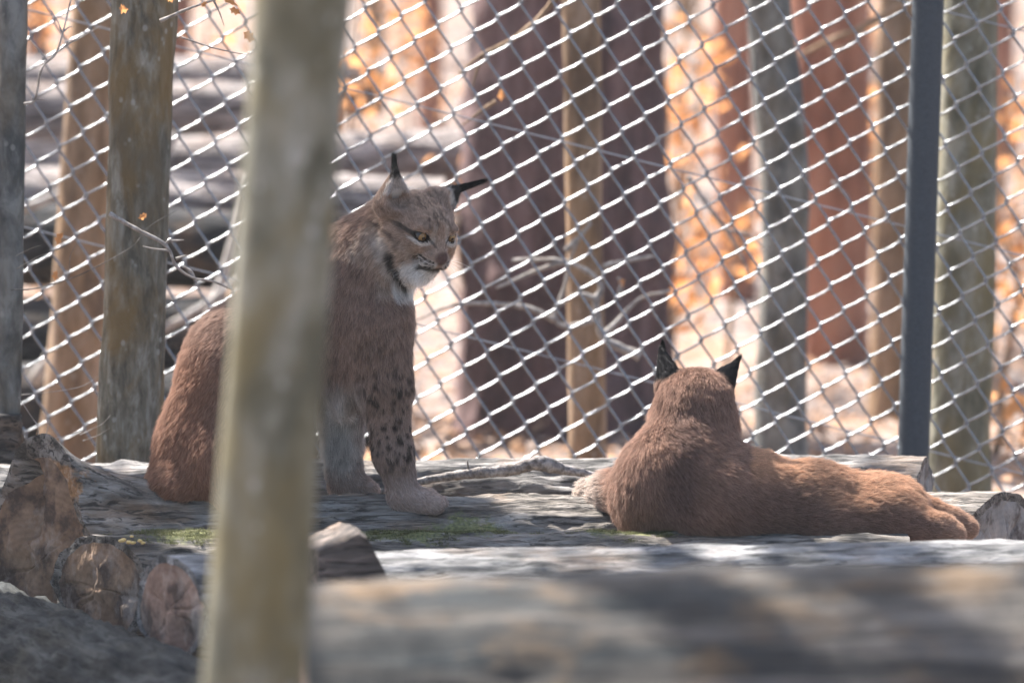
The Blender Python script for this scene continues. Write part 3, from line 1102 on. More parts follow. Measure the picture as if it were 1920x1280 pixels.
twig('hanging_branch', 'orange brown branch slanting before the broad red trunk', [
    [(1770, -40), (1690, 10), (1620, 50), (1560, 75), (1490, 110)], [(1620, 50), (1600, 80), (1560, 100)]], 4.2, .016, mat=M_BROWN)
twig('hanging_branch', 'pale crooked branch behind the fence by the thin reddish trunk', [
    [(1290, 330), (1330, 390), (1360, 430), (1390, 480), (1405, 520)], [(1360, 430), (1400, 440), (1440, 470)], [(1560, 340), (1590, 370), (1600, 400)]], 2.5, .008, mat=M_TWIG)


def sapling(px, py, y, w, h, n, seed, label):
    rng = np.random.default_rng(seed)
    c0 = P(px, py, y)
    k = 1 / ppm(y)
    gz = float(ground_z(c0[0], y))
    base = np.array((c0[0] + rng.uniform(-.1, .1), y, gz))
    root = empty('beech_sapling', base, label, 'sapling', 'young beeches keeping their orange leaves')
    top = c0 + np.array((0, 0, h * k * .6))
    path = smooth_path([base, (base + top) / 2 + rng.normal(0, .05, 3), top], 16)
    V, F = tube(path, np.linspace(.018, .004, 16), 6)
    mesh('stem', V - base, F, M_BROWN, root)
    bag = Bag()
    cen = []
    for i in range(max(5, n // 10)):
        s = rng.uniform(.35, 1)
        p = path[min(15, int(s * 15))]
        q = c0 + rng.normal(0, 1, 3) * np.array((w * k * .45, .35, h * k * .42))
        mid = (p + q) / 2 + rng.normal(0, .05, 3)
        br = smooth_path([p, mid, q], 8)
        V, F = tube(br, np.linspace(.005, .0015, 8), 4)
        bag.add(V, F)
        for j in range(10):
            cen.append(br[rng.integers(2, 8)] + rng.normal(0, .05, 3))
    b = bag.build('branches', M_BROWN)
    b.data.transform(Matrix.Translation(Vector(-base)))
    b.parent = root
    V, F = leaf_cloud(np.array(cen)[:n] - base, .07, rng)
    o = mesh('foliage', V, F, M_ORANGE, root)
    tag(o, kind='stuff')


SAP = ['orange leaved young beech above the log pile beside the blurred front trunk',
       'small orange leaf spray over the right ear of the seated lynx',
       'tall dense orange young beech between the wide dark trunk and the thin reddish trunk',
       'low orange young beech beside the foot of the wide dark trunk',
       'narrow orange sapling leaning on the thin reddish trunk',
       'orange young beech between the broad red trunk and the fence post',
       'tall orange young beech beyond the shaded olive trunk',
       'low bright orange sapling beyond the shaded olive trunk',
       'orange young beech above the log pile beside the lichen trunk',
       'orange young beech behind the smooth grey trunk with the forked twig',
       'far orange young beech close beside the wide dark trunk',
       'far orange young beech between the log pile and the wide dark trunk',
       'far wide orange young beech behind the broad red trunk',
       'short sparse orange sapling at the foot of the shaded olive trunk']
for i, (px, py, y, w, h, n) in enumerate([(670, 90, 7, 90, 160, 80), (840, 330, 6.5, 60, 60, 24), (1290, 120, 8, 110, 260, 170), (1300, 440, 6.5, 90, 120, 90), (1405, 430, 7.5, 50, 90, 46),
                                          (1650, 230, 9, 120, 220, 130), (1880, 300, 8, 90, 260, 130), (1885, 520, 6, 70, 130, 80), (390, 110, 8.5, 120, 130, 80), (80, 60, 9, 120, 140, 80), (1230, 300, 12, 90, 200, 120), (760, 60, 13, 160, 160, 120), (1600, 60, 14, 200, 160, 150), (1880, 780, 4.5, 60, 120, 40)]):
    sapling(px, py, y, w, h, n, 500 + i, SAP[i])


# ------------------------------------------------------------------ lynxes: one continuous body from a distance field
class Field:
    def __init__(self, lo, hi, h):
        self.lo = np.array(lo, float)
        self.h = h
        self.n = np.ceil((np.array(hi) - self.lo) / h).astype(int) + 1
        self.d = np.full(self.n, 0.5, dtype=np.float32)
        self.ax = [self.lo[a] + h * np.arange(self.n[a]) for a in range(3)]
        self.prims = []                                   # (function, flow, length, lift)

    def _sub(self, lo, hi):
        a = np.clip(np.floor((lo - self.lo) / self.h).astype(int), 0, self.n - 1)
        b = np.clip(np.ceil((hi - self.lo) / self.h).astype(int) + 1, 1, self.n)
        sl = tuple(slice(a[i], b[i]) for i in range(3))
        g = np.stack(np.meshgrid(*[self.ax[i][sl[i]] for i in range(3)], indexing='ij'), -1)
        return sl, g

    def _blend(self, fn, lo, hi, k, sub=False):
        m = k * 1.2 + 0.02
        sl, g = self._sub(np.asarray(lo) - m, np.asarray(hi) + m)
        if g.size == 0:
            return
        d = fn(g).astype(np.float32)
        o = self.d[sl]
        if sub:
            d = -d
            hh = np.clip(0.5 - 0.5 * (d - o) / k, 0, 1) if k > 0 else (d < o).astype(np.float32)
            hh = np.clip(0.5 - 0.5 * (o - d) / k, 0, 1)
            self.d[sl] = o * (1 - hh) + d * hh + k * hh * (1 - hh)
        else:
            hh = np.clip(0.5 + 0.5 * (o - d) / k, 0, 1)
            self.d[sl] = o * (1 - hh) + d * hh - k * hh * (1 - hh)

    def cone(self, a, b, ra, rb, k=0.03, flow=None, length=None, lift=0.35, sub=False):
        a, b = np.asarray(a, float), np.asarray(b, float)
        ab = b - a
        L2 = float(ab @ ab) + 1e-12

        def fn(p):
            t = np.clip(((p - a) @ ab) / L2, 0, 1)
            return np.linalg.norm(p - a - t[..., None] * ab, axis=-1) - (ra + (rb - ra) * t)
        R = max(ra, rb)
        self._blend(fn, np.minimum(a, b) - R, np.maximum(a, b) + R, k, sub)
        if not sub:
            self.prims.append((fn, np.asarray(flow if flow is not None else ab / math.sqrt(L2), float), length or 0.02, lift))

    def ell(self, c, r, k=0.03, rot=None, flow=(0, 0, -1), length=None, lift=0.35, sub=False):
        c, r = np.asarray(c, float), np.asarray(r, float)
        Rm = np.eye(3) if rot is None else np.asarray(rot)      # columns: local axes in world

        def fn(p):
            q = (p - c) @ Rm
            k0 = np.linalg.norm(q / r, axis=-1)
            k1 = np.linalg.norm(q / (r * r), axis=-1) + 1e-9
            return np.where(k0 < 1e-4, -r.min(), k0 * (k0 - 1) / k1)
        R = r.max()
        self._blend(fn, c - R, c + R, k, sub)
        if not sub:
            self.prims.append((fn, np.asarray(flow, float), length or 0.02, lift))

    def surface(self):
        d = self.d
        s = d < 0
        nx, ny, nz = d.shape
        cs = np.zeros((nx - 1, ny - 1, nz - 1), dtype=np.uint8)
        for a in (0, 1):
            for b in (0, 1):
                for c in (0, 1):
                    cs += s[a:nx - 1 + a, b:ny - 1 + b, c:nz - 1 + c]
        ci = np.argwhere((cs > 0) & (cs < 8))
        idx = -np.ones(cs.shape, dtype=np.int64)
        idx[ci[:, 0], ci[:, 1], ci[:, 2]] = np.arange(len(ci))
        acc = np.zeros((len(ci), 3))
        cnt = np.zeros(len(ci))
        cor = [(a, b, c) for a in (0, 1) for b in (0, 1) for c in (0, 1)]
        val = {c: d[ci[:, 0] + c[0], ci[:, 1] + c[1], ci[:, 2] + c[2]].astype(np.float64) for c in cor}
        for c in cor:
            for ax in range(3):
                if c[ax] == 0:
                    e = list(c)
                    e[ax] = 1
                    v0, v1 = val[c], val[tuple(e)]
                    m = (v0 < 0) != (v1 < 0)
                    t = np.where(m, v0 / np.where(m, v0 - v1, 1), 0)
                    p = np.array(c, float)[None] + t[:, None] * np.eye(3)[ax][None]
                    acc += p * m[:, None]
                    cnt += m
        V = (ci + acc / cnt[:, None]) * self.h + self.lo
        faces = []
        for ax in range(3):
            o = [0, 0, 0]
            o[ax] = 1
            s0 = s[:nx - o[0], :ny - o[1], :nz - o[2]]
            s1 = s[o[0]:, o[1]:, o[2]:]
            e = np.argwhere(s0 != s1)
            u, w = [(1, 2), (2, 0), (0, 1)][ax]
            ok = (e[:, u] > 0) & (e[:, w] > 0) & (e[:, u] < self.n[u] - 1) & (e[:, w] < self.n[w] - 1)
            e = e[ok]
            du, dw = np.zeros(3, int), np.zeros(3, int)
            du[u] = 1
            dw[w] = 1
            g = lambda q: idx[q[:, 0], q[:, 1], q[:, 2]]
            quad = np.stack([g(e - du - dw), g(e - dw), g(e), g(e - du)], -1)
            inside = s0[e[:, 0], e[:, 1], e[:, 2]]
            quad[~inside] = quad[~inside][:, ::-1]
            faces.append(quad)
        F = np.concatenate(faces)
        F = F[(F >= 0).all(1)]
        return V, F

    def flow_at(self, V):
        W, fl, le, li = 0, 0, 0, 0
        for fn, flow, length, lift in self.prims:
            d = np.clip(fn(V), 0, None)
            w = np.exp(-(d / 0.016)) + 1e-9
            W = W + w
            fl = fl + w[:, None] * flow[None]
            le = le + w * length
            li = li + w * lift
        fl = fl / (np.linalg.norm(fl, axis=1)[:, None] + 1e-9)
        return fl, le / W, li / W


def relax(V, F, it=2, lam=0.5):
    n = len(V)
    deg = np.bincount(F.ravel(), minlength=n) * 2.0
    for _ in range(it):
        acc = np.zeros_like(V)
        for a in range(3):
            x = V[:, a]
            s = np.zeros(n)
            for c in range(4):
                s += np.bincount(F[:, c], weights=x[F[:, (c + 1) % 4]] + x[F[:, (c + 3) % 4]], minlength=n)
            acc[:, a] = s / np.maximum(deg, 1)
        V = V + lam * (acc - V)
    return V


def vnormals(V, F):
    a, b, c, d = V[F[:, 0]], V[F[:, 1]], V[F[:, 2]], V[F[:, 3]]
    fn = np.cross(c - a, d - b)
    N = np.zeros_like(V)
    for k in range(4):
        for x in range(3):
            N[:, x] += np.bincount(F[:, k], weights=fn[:, x], minlength=len(V))
    return N / (np.linalg.norm(N, axis=1)[:, None] + 1e-12), 0.5 * np.linalg.norm(fn, axis=1)


def grow(field, V, F, N, area, n, colour, rng, dens=None, radius=0.00033, k=5, len_fn=None, flow_fn=None):
    w = area.copy()
    fc = V[F].mean(1)
    if dens is not None:
        w = w * dens(fc)
    cum = np.cumsum(w)
    fi = np.searchsorted(cum, rng.uniform(0, cum[-1], n))
    s, t = rng.uniform(0, 1, (2, n))
    wts = np.stack([(1 - s) * (1 - t), s * (1 - t), s * t, (1 - s) * t], -1)
    root = (V[F[fi]] * wts[..., None]).sum(1)
    nor = (N[F[fi]] * wts[..., None]).sum(1)
    nor /= np.linalg.norm(nor, axis=1)[:, None]
    fl_v, le_v, li_v = field.flow_at(V)
    fl = (fl_v[F[fi]] * wts[..., None]).sum(1)
    le = (le_v[F[fi]] * wts).sum(1)
    li = (li_v[F[fi]] * wts).sum(1)
    if flow_fn is not None:
        fl, le, li = flow_fn(root, nor, fl, le, li)
    fl = fl - (fl * nor).sum(1)[:, None] * nor
    fl /= np.linalg.norm(fl, axis=1)[:, None] + 1e-9
    # tufts: slow noise bends neighbouring strands together
    tn = np.stack([vnoise(root * 55, 70 + a) for a in range(3)], -1) * 0.20 + np.stack([vnoise(root * 150, 80 + a) for a in range(3)], -1) * 0.26
    fl = fl + tn + rng.normal(0, 0.13, (n, 3))
    fl /= np.linalg.norm(fl, axis=1)[:, None]
    L = le * rng.uniform(0.65, 1.15, n) * (1 + 0.25 * vnoise(root * 60, 91))
    u = np.linspace(0, 1, k)
    up = nor[:, None, :] * (li[:, None] * (u * (1.6 - 0.8 * u))[None])[..., None]
    pts = root[:, None, :] + L[:, None, None] * (up + fl[:, None, :] * (u ** 1.15)[None, :, None])
    col = colour(root, nor) * (1 + rng.normal(0, 0.16, n) + 0.55 * (rng.uniform(0, 1, n) < 0.16))[:, None]
    return pts, np.clip(col, 0.004, 1), root


def set_colour(o, cols):
    me = o.data
    at = me.attributes.new('fur_color', 'FLOAT_COLOR', 'POINT')
    c4 = np.ones((len(cols), 4), dtype=np.float32)
    c4[:, :3] = cols
    at.data.foreach_set('color', c4.ravel())


def sstep(a, b, x):
    t = np.clip((x - a) / (b - a), 0, 1)
    return t * t * (3 - 2 * t)


def lerp(c, d, f):
    return c * (1 - f)[:, None] + np.asarray(d)[None, :] * f[:, None]


M_SKIN = mat_skin('lynx_skin')


def to_px(p):
    """photo coordinates of world points (used to measure the coat pattern on the animals)"""
    q = p - CAM
    depth = q[:, 1] * _cp - q[:, 2] * _sp
    upv = q[:, 1] * _sp + q[:, 2] * _cp
    return 960 + FPX * q[:, 0] / depth, 640 - FPX * upv / depth


def eye_mesh(c, fwd, up, r, parent, org):
    """eyeball with iris ring and pupil, looking along fwd"""
    fwd = fwd / np.linalg.norm(fwd)
    right = np.cross(fwd, up)
    right /= np.linalg.norm(right)
    up = np.cross(right, fwd)
    n, m = 28, 20
    V, F, mi = [], [], []
    for j in range(m + 1):
        ph = math.pi * j / m
        for i in range(n):
            th = 2 * math.pi * i / n
            V.append(c - org + r * (fwd * math.cos(ph) + math.sin(ph) * (right * math.cos(th) + up * math.sin(th))))
    for j in range(m):
        for i in range(n):
            k = (i + 1) % n
            F.append([j * n + i, (j + 1) * n + i, (j + 1) * n + k, j * n + k])
            mi.append(0 if j < 2 else (1 if j < 6 else 2))
    o = mesh('eye', V, F, [M_PUPIL, M_IRIS, M_SCLERA], parent)
    o.data.polygons.foreach_set('material_index', mi)
    return o


M_PUPIL = mat_plain('black_pupil', (0.008, 0.007, 0.006), 0.08)
M_IRIS = mat_plain('amber_iris', (0.20, 0.115, 0.045), 0.1, noise=.4, scale=300)
M_SCLERA = mat_plain('dark_eye_edge', (0.02, 0.015, 0.012), 0.15)
M_WHISK = mat_plain('white_whisker', (0.75, 0.72, 0.68), 0.5)


# ---------------------------------------------------------------- seated lynx
def build_seated():
    rng = np.random.default_rng(21)
    f = Field((-0.95, -0.34, -0.09), (0.02, 0.36, 0.93), 0.0042)
    q = 1 / 800.0
    W = lambda px, py, y=0.0: P(px, py, y)
    dn = np.array((0, 0, -1.0))
    # torso
    f.cone(W(392, 838, .02), W(462, 690, .02), 102 * q, 112 * q, .05, flow=(-.45, 0, -.9), length=.019)
    f.cone(W(462, 690, .02), W(585, 560, .02), 112 * q, 92 * q, .05, flow=(-.6, 0, -.8), length=.019)
    f.cone(W(585, 560, .02), W(672, 520, .02), 92 * q, 84 * q, .05, flow=(-.35, 0, -.9), length=.019)
    f.ell(W(690, 590, .0), (.100, .105, .15), .05, flow=(-.05, 0, -1), length=.02)
    f.ell(W(650, 660, .02), (.085, .10, .13), .05, flow=(-.1, 0, -1), length=.03)
    f.ell(W(345, 905, .0), (.085, .12, .065), .04, flow=(-.6, 0, -.6), length=.018)
    f.ell(W(450, 860, -.09), (.11, .075, .12), .04, flow=(0, 0, -1), length=.018)
    f.ell(W(450, 860, .13), (.11, .075, .12), .04, flow=(0, 0, -1), length=.018)
    f.cone(W(440, 940, -.12), W(545, 950, -.14), .034, .03, .03, length=.016)
    # neck
    f.cone(W(665, 500, .02), W(735, 440, -.01), 84 * q, 68 * q, .05, flow=(-.5, 0, -.85), length=.019)
    f.ell(W(728, 470, -.01), (.072, .085, .085), .04, flow=(-.2, 0, -1), length=.03)
    # near foreleg
    f.cone(W(705, 610, -.055), W(722, 720, -.055), 62 * q, 47 * q, .04, flow=dn, length=.02)
    f.cone(W(722, 720, -.055), W(737, 850, -.05), 46 * q, 33 * q, .03, flow=dn, length=.011)
    f.cone(W(737, 850, -.05), W(757, 926, -.05), 33 * q, 27 * q, .03, flow=dn, length=.013)
    f.cone(W(760, 938, -.05), W(800, 943, -.06), 30 * q, 27 * q, .02, flow=(.8, -.2, -.4), length=.011)
    for dx, dyy in ((812, -.085), (818, -.060), (816, -.035), (808, -.012)):
        f.ell(W(dx + 2, 946, dyy), (.025, .0150, .0225), .004, flow=(.7, 0, -.6), length=.006)
    # far foreleg
    f.cone(W(655, 640, .10), W(640, 760, .12), 55 * q, 40 * q, .04, flow=dn, length=.018)
    f.cone(W(640, 760, .12), W(645, 880, .14), 38 * q, 31 * q, .03, flow=dn, length=.018)
    f.cone(W(645, 880, .14), W(650, 910, .14), 31 * q, 29 * q, .02, flow=dn, length=.014)
    f.cone(W(650, 915, .14), W(680, 918, .13), 29 * q, 25 * q, .02, flow=(.8, -.2, -.4), length=.011)
    for dx, dyy in ((690, .105), (693, .128), (690, .15)):
        f.ell(W(dx + 2, 919, dyy), (.022, .0140, .021), .004, flow=(.7, 0, -.6), length=.006)
    # head
    yaw, pit, rol = math.radians(33), math.radians(23), math.radians(3)
    Fw = np.array((math.sin(yaw) * math.cos(pit), -math.cos(yaw) * math.cos(pit), -math.sin(pit)))
    La = np.array((math.cos(yaw), math.sin(yaw), 0.0))
    Up = np.cross(La, Fw)
    if Up[2] < 0:
        Up = -Up
    La, Up = La * math.cos(rol) - Up * math.sin(rol), Up * math.cos(rol) + La * math.sin(rol)
    O = W(788, 425, -.085)
    HS = 1.07
    H = lambda a, b, c: O + (Fw * a + La * b + Up * c) * HS
    Rm = np.stack([Fw, La, Up], -1)
    back = -Fw
    f.ell(H(-.012, 0, .004), (.085, .073, .071), .03, Rm, flow=back - Up * .3, length=.012, lift=.25)
    f.ell(H(.040, 0, .014), (.044, .055, .043), .025, Rm, flow=back + Up * .4, length=.008, lift=.2)
    for s in (-1, 1):
        f.ell(H(.010, s * .046, -.030), (.048, .040, .050), .025, Rm, flow=back * .8 - Up * .8 + La * s * .3, length=.016, lift=.3)
        f.ell(H(.050, s * .034, -.012), (.024, .022, .022), .02, Rm, flow=back + La * s * .3 - Up * .2, length=.007, lift=.2)
        # ruff under the cheek
        f.ell(H(-.012, s * .056, -.062), (.036, .026, .052), .022, Rm, flow=back * .25 - Up + La * s * .1, length=.036, lift=.35)
        # brow over the eye
        f.ell(H(.064, s * .036, .0258), (.016, .018, .0080), .012, Rm, flow=back + Up * .5, length=.006, lift=.2)
        f.ell(H(.066, s * .035, -.009), (.014, .017, .008), .012, Rm, flow=back - Up * .5, length=.006, lift=.2)
        # muzzle pads
        f.ell(H(.086, s * .017, -.043), (.021, .018, .017), .012, Rm, flow=back + La * s * .4 - Up * .3, length=.007, lift=.2)
    f.cone(H(.040, 0, -.014), H(.088, 0, -.030), .036, .0225, .02, flow=back + Up * .2, length=.006, lift=.2)
    f.cone(H(.060, 0, .010), H(.098, 0, -.022), .0175, .0135, .012, flow=back + Up * .3, length=.005, lift=.2)
    f.ell(H(.106, 0, -.0285), (.0085, .0125, .0085), .006, Rm, flow=back, length=.002, lift=.1)
    f.ell(H(.070, 0, -.064), (.024, .020, .016), .012, Rm, flow=back - Up, length=.014, lift=.3)
    f.ell(W(786, 515, -.10), (.022, .028, .018), .02, flow=(-.1, 0, -1), length=.026, lift=.2)
    f.ell(H(.022, 0, -.082), (.038, .038, .032), .025, Rm, flow=back * .2 - Up, length=.028, lift=.25)
    # ears
    ears = [(H(-.030, -.064, .042), H(-.038, -.076, .117)), (H(-.022, .050, .045), H(-.046, .108, .078))]
    for i, (a, b) in enumerate(ears):
        ed = (b - a) / np.linalg.norm(b - a)
        side = np.cross(ed, Fw)
        side /= np.linalg.norm(side)
        fr = np.cross(side, ed)
        if fr @ Fw < 0:
            fr = -fr
        f.cone(a, b, .046, .0045, .012, flow=ed, length=.008, lift=.2)
        f.cone(a + fr * .034 + ed * .024, b + fr * .009 - ed * .010, .034, .002, .005, sub=True)
    # mouth line
    for s in (-1, 1):
        f.cone(H(.103, s * .002, -.053), H(.072, s * .032, -.063), .0032, .0024, .004, sub=True)
        # nostrils
        f.ell(H(.1135, s * .0065, -.030), (.004, .003, .003), .002, Rm, sub=True)
    eyes = [H(.0665, -.0375, .0075), H(.0665, .0375, .0075)]
    for e, s in zip(eyes, (-1, 1)):
        f.ell(e + Fw * .006, (.010, .0135, .0098), .004, Rm, sub=True)
    V, F = f.surface()
    V = relax(V, F, 2, .4)
    N, area = vnormals(V, F)

    def colour(p, n):
        px, py = to_px(p)
        m = len(p)
        nz = fbm(p * 38, 3, 5)
        nf = fbm(p * 110, 3, 6)
        c = np.tile(np.array((0.31, 0.21, 0.163)), (m, 1))
        c = c * (1 + 0.35 * nz + 0.35 * nf)[:, None]
        red = sstep(480, 360, px) * sstep(540, 700, py)
        c = lerp(c, (0.30, 0.155, 0.10), red * .8)
        c = lerp(c, (0.17, 0.105, 0.082), sstep(0.1, .7, n[:, 2]) * .35)
        # belly and inner legs pale
        leg = (px > 590) & (py > 600)
        white = sstep(690, 770, py) * sstep(700, 640, px) * (px > 560) * sstep(930, 850, py)
        white = np.maximum(white, .4 * sstep(900, 830, py) * sstep(700, 800, py) * (p[:, 1] > .04) * (px > 590))
        c = lerp(c, (0.66, 0.63, 0.60), np.clip(white * (1 + .4 * nz), 0, 1))
        # lower legs and paws lighter
        low = sstep(700, 900, py) * (px > 690)
        c = lerp(c, (0.37, 0.27, 0.225), low * .75)
        pw = sstep(870, 925, py) * leg
        c = lerp(c, (0.46, 0.345, 0.29), pw * .8)
        # dark spots on the near foreleg, fading upwards and on the flank
        g = p * np.array((1, .6, 1)) / 0.0165
        gi = np.floor(g)
        best = np.full(m, 9.0)
        for a in (-1, 0, 1):
            for b in (-1, 0, 1):
                for e in (-1, 0, 1):
                    cc = gi + np.array((a, b, e))
                    j = np.stack([_hash(cc[:, 0], cc[:, 1], cc[:, 2], 31 + w) for w in range(3)], -1)
                    sz = 0.75 + .6 * _hash(cc[:, 0], cc[:, 1], cc[:, 2], 39)
                    dd = np.linalg.norm((g - cc - j) * np.array((1.0, 1.0, .8)), axis=1) / sz
                    best = np.minimum(best, dd)
        sp = sstep(.45, .24, best + .25 * nf)
        zone = sstep(655, 720, py) * sstep(905, 860, py) * (px > 672) * sstep(672, 690, px)
        zone = np.maximum(zone, .38 * sstep(560, 660, py) * sstep(900, 860, py) * (px > 590))
        c = lerp(c, (0.032, 0.025, 0.023), sp * zone * .9)
        # ---------------- head, measured in the head's own axes
        h = p - O
        a, b, u = h @ Fw, h @ La, h @ Up
        ab = np.abs(b)
        h = h / HS
        a, b, u = a / HS, b / HS, u / HS
        ab = np.abs(b)
        head = np.maximum(sstep(-.085, -.05, a) * sstep(-.115, -.085, u), sstep(698, 712, px) * sstep(570, 550, py)) * (np.linalg.norm(h, axis=1) < .19)
        hc = np.tile(np.array((0.37, 0.265, 0.205)), (m, 1)) * (1 + .4 * nf)[:, None]
        hc = lerp(hc, (0.46, 0.33, 0.25), sstep(.03, .08, a) * sstep(.03, .0, ab) * sstep(-.03, .0, u) * .6)
        # forehead streaks
        st = np.abs(np.sin(b * 190 + 3.2 * nf + 1.5 * nz + .5)) ** 3 * sstep(-.35, .25, fbm(p * 75, 2, 12))
        fz = sstep(.018, .035, u) * sstep(.045, .03, ab) * sstep(-.05, .0, a)
        hc = lerp(hc, (0.06, 0.043, 0.037), fz * st * .75)
        # cheeks: pale with dark bands
        ck = sstep(-.005, -.03, u) * sstep(.025, .045, ab)
        hc = lerp(hc, (0.48, 0.38, 0.31), ck * .6)
        hc = lerp(hc, (0.09, 0.062, 0.05), ck * sstep(.15, .45, fbm(np.stack([a * 60 + u * 50, b * 40, u * 120 - a * 90], -1), 2, 44)) * .6)
        bands = np.maximum(.35 * sstep(.006, .002, np.abs(u + .012 - (ab - .05) * .9 - .004 * nz)) * sstep(.045, .055, ab) * sstep(.065, .04, a),
                           sstep(.006, .002, np.abs(u + .034 - (ab - .05) * .7 - .005 * nz)) * sstep(.048, .056, ab) * sstep(.055, .03, a))
        hc = lerp(hc, (0.08, 0.055, 0.045), bands * .7)
        # muzzle white with spot rows, white chin and throat
        mz = sstep(-.030, -.040, u) * sstep(.05, .07, a)
        hc = lerp(hc, (0.68, 0.62, 0.57), mz * .9 * sstep(.003, .012, ab))
        rows = np.zeros(m)
        for (sb, su) in ((.017, -.0365), (.0235, -.036), (.030, -.0345), (.015, -.0425), (.0215, -.043), (.028, -.0425), (.034, -.041), (.019, -.0485), (.026, -.0495)):
            rows = np.maximum(rows, sstep(.0034, .0018, np.hypot(ab - sb, u - su)))
        hc = lerp(hc, (0.015, 0.012, 0.011), rows * .95 * (a > .05))
        chin = np.maximum(sstep(-.055, -.066, u) * sstep(-.03, .0, a) * sstep(.052, .04, ab), sstep(758, 770, px) * sstep(505, 515, py))
        hc = lerp(hc, (0.78, 0.75, 0.72), chin)
        lip = sstep(.0075, .003, np.abs(u + .0535 + (.103 - a) * .3)) * sstep(.058, .068, a)
        hc = lerp(hc, (0.03, 0.023, 0.02), lip * .9)
        nose = sstep(.0175, .012, np.linalg.norm((h - (Fw * .104 - Up * .027)) * 1.0, axis=1))
        hc = lerp(hc, (0.11, 0.065, 0.058), nose * .95)
        for s, e in zip((-1, 1), eyes):
            de = p - e
            el, eu = (de @ La) * s / HS, de @ Up / HS
            rr = np.hypot(el / .0165, eu / .0118)
            lower = sstep(.0, -.004, eu)
            hc = lerp(hc, (0.62, 0.56, 0.50), sstep(1.75, 1.35, rr) * sstep(-.002, -.006, eu + .15 * el) * (a > .02) * .85)
            hc = lerp(hc, (0.58, 0.50, 0.43), sstep(.008, .003, np.abs(el + .021 + eu * .15)) * sstep(-.012, -.002, eu) * sstep(.03, .02, eu) * (a > .03) * .55)
            hc = lerp(hc, (0.02, 0.016, 0.014), sstep(1.14, .98, rr) * (a > .02))
            hc = lerp(hc, (0.03, 0.023, 0.02), sstep(.007, .002, np.abs(eu - .002 - (el - .02) * .25)) * sstep(.010, .018, el) * sstep(.042, .028, el) * (a > -.02) * .8)
            hc = lerp(hc, (0.03, 0.023, 0.02), sstep(.006, .002, np.abs(eu + .006 + (el + .018) * -.9)) * sstep(-.010, -.016, el) * sstep(-.030, -.024, el) * (a > .02) * .7)
        # ruff: grey white with a black stripe
        cx = 720 + (py - 450) * .42                      # line of the black ruff stripe
        near = (n[:, 1] < .35) & (b < 0)
        rf = np.maximum(sstep(-20, -12, px - cx) * sstep(14, 2, px - cx), sstep(2, 12, px - cx) * sstep(62, 40, px - cx) * sstep(485, 515, py) * .9) * sstep(425, 455, py) * sstep(570, 550, py) * near * (a < .055)
        hc = lerp(hc, (0.50, 0.46, 0.43), rf * .85)
        bs = sstep(11, 6, np.abs(px - cx - 4 - 5 * nz)) * sstep(462, 478, py) * sstep(548, 535, py) * near
        hc = lerp(hc, (0.025, 0.022, 0.022), bs * .95)
        bk = sstep(-.055, -.07, a) * sstep(.0, -.03, u)
        hc = lerp(hc, (0.25, 0.16, 0.12), bk * .8)
        c = c * (1 - head)[:, None] + hc * head[:, None]
        # ears: pale inside, dark rims and tips
        for i, (ea, eb) in enumerate(ears):
            ed = (eb - ea) / np.linalg.norm(eb - ea)
            al = (p - ea) @ ed
            rad = np.linalg.norm(p - ea - al[:, None] * ed, axis=1)
            isear = sstep(.018, .026, al) * (rad < .045)
            front = (n @ Fw > -.1)
            ec = np.tile(np.array((0.30, 0.21, 0.16)), (m, 1))
            inner = (n @ Fw > .05)
            ec[inner] = (0.50, 0.44, 0.40)
            ec = lerp(ec, (0.02, 0.017, 0.016), sstep(.052, .068, al))
            if i == 1:
                ec = lerp(ec, (0.03, 0.026, 0.025), sstep(.02, .04, al))
            c = c * (1 - isear)[:, None] + ec * isear[:, None]
        return np.clip(c, .006, .9)

    org = W(500, 960, 0)
    root = empty('lynx', org, 'lynx sitting upright, head turned to look aside, black tufted ears', 'lynx')
    body = mesh('body', V - org, F, M_SKIN, root)
    set_colour(body, colour(V, N))

    def headness(fc):
        d = np.linalg.norm(fc - O, axis=1)
        return 1 + 3.2 * sstep(.15, .10, d)

    def tweak(root_, nor, fl, le, li):
        # bare eye openings and nose stay short
        h = root_ - O
        near = np.full(len(root_), 9.0)
        for e in eyes:
            near = np.minimum(near, np.linalg.norm(root_ - e, axis=1))
        nose = np.linalg.norm(h - (Fw * .106 - Up * .028), axis=1)
        le = le * (0.12 + .88 * sstep(.011, .024, near)) * (0.1 + .9 * sstep(.010, .02, nose))
        # long pale belly hair between the forelegs
        px, py = to_px(root_)
        bel = sstep(720, 760, py) * sstep(700, 660, px) * sstep(860, 820, py) * (px > 560)
        le = le * (1 + 1.1 * bel)
        return fl, le, li
    pts, col, rt = grow(f, V, F, N, area, 300000, colour, rng, headness, flow_fn=tweak)
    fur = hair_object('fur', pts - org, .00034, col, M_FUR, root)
    tag(fur, kind='stuff')
    # ear tufts
    n = 420
    tp, tc, bt = [], [], []
    for i, (a, b) in enumerate(ears):
        ed = (b - a) / np.linalg.norm(b - a)
        tip = b - ed * .004
        goal = W(738, 283, -.06) if i == 0 else W(918, 336, .02)
        dd = goal - tip
        L = np.linalg.norm(dd)
        dd = dd / L
        rr = rng.normal(0, .0035, (n, 3)) - ed * rng.uniform(0, .012, n)[:, None]
        le = L * rng.uniform(.45, 1.0, n)
        u = np.linspace(0, 1, 5)
        wob = rng.normal(0, .0030, (n, 3))
        p = (tip + rr)[:, None, :] + dd[None, None] * (le[:, None] * u[None])[..., None] - rr[:, None, :] * (u * .55)[None, :, None] + wob[:, None, :] * (u ** 2)[None, :, None]
        bt.append(p)
        # pale hair inside the ear
        m = 260
        side = np.cross(ed, Fw)
        base = a + ed * .012 + side * rng.normal(0, .013, m)[:, None] + Fw * .006
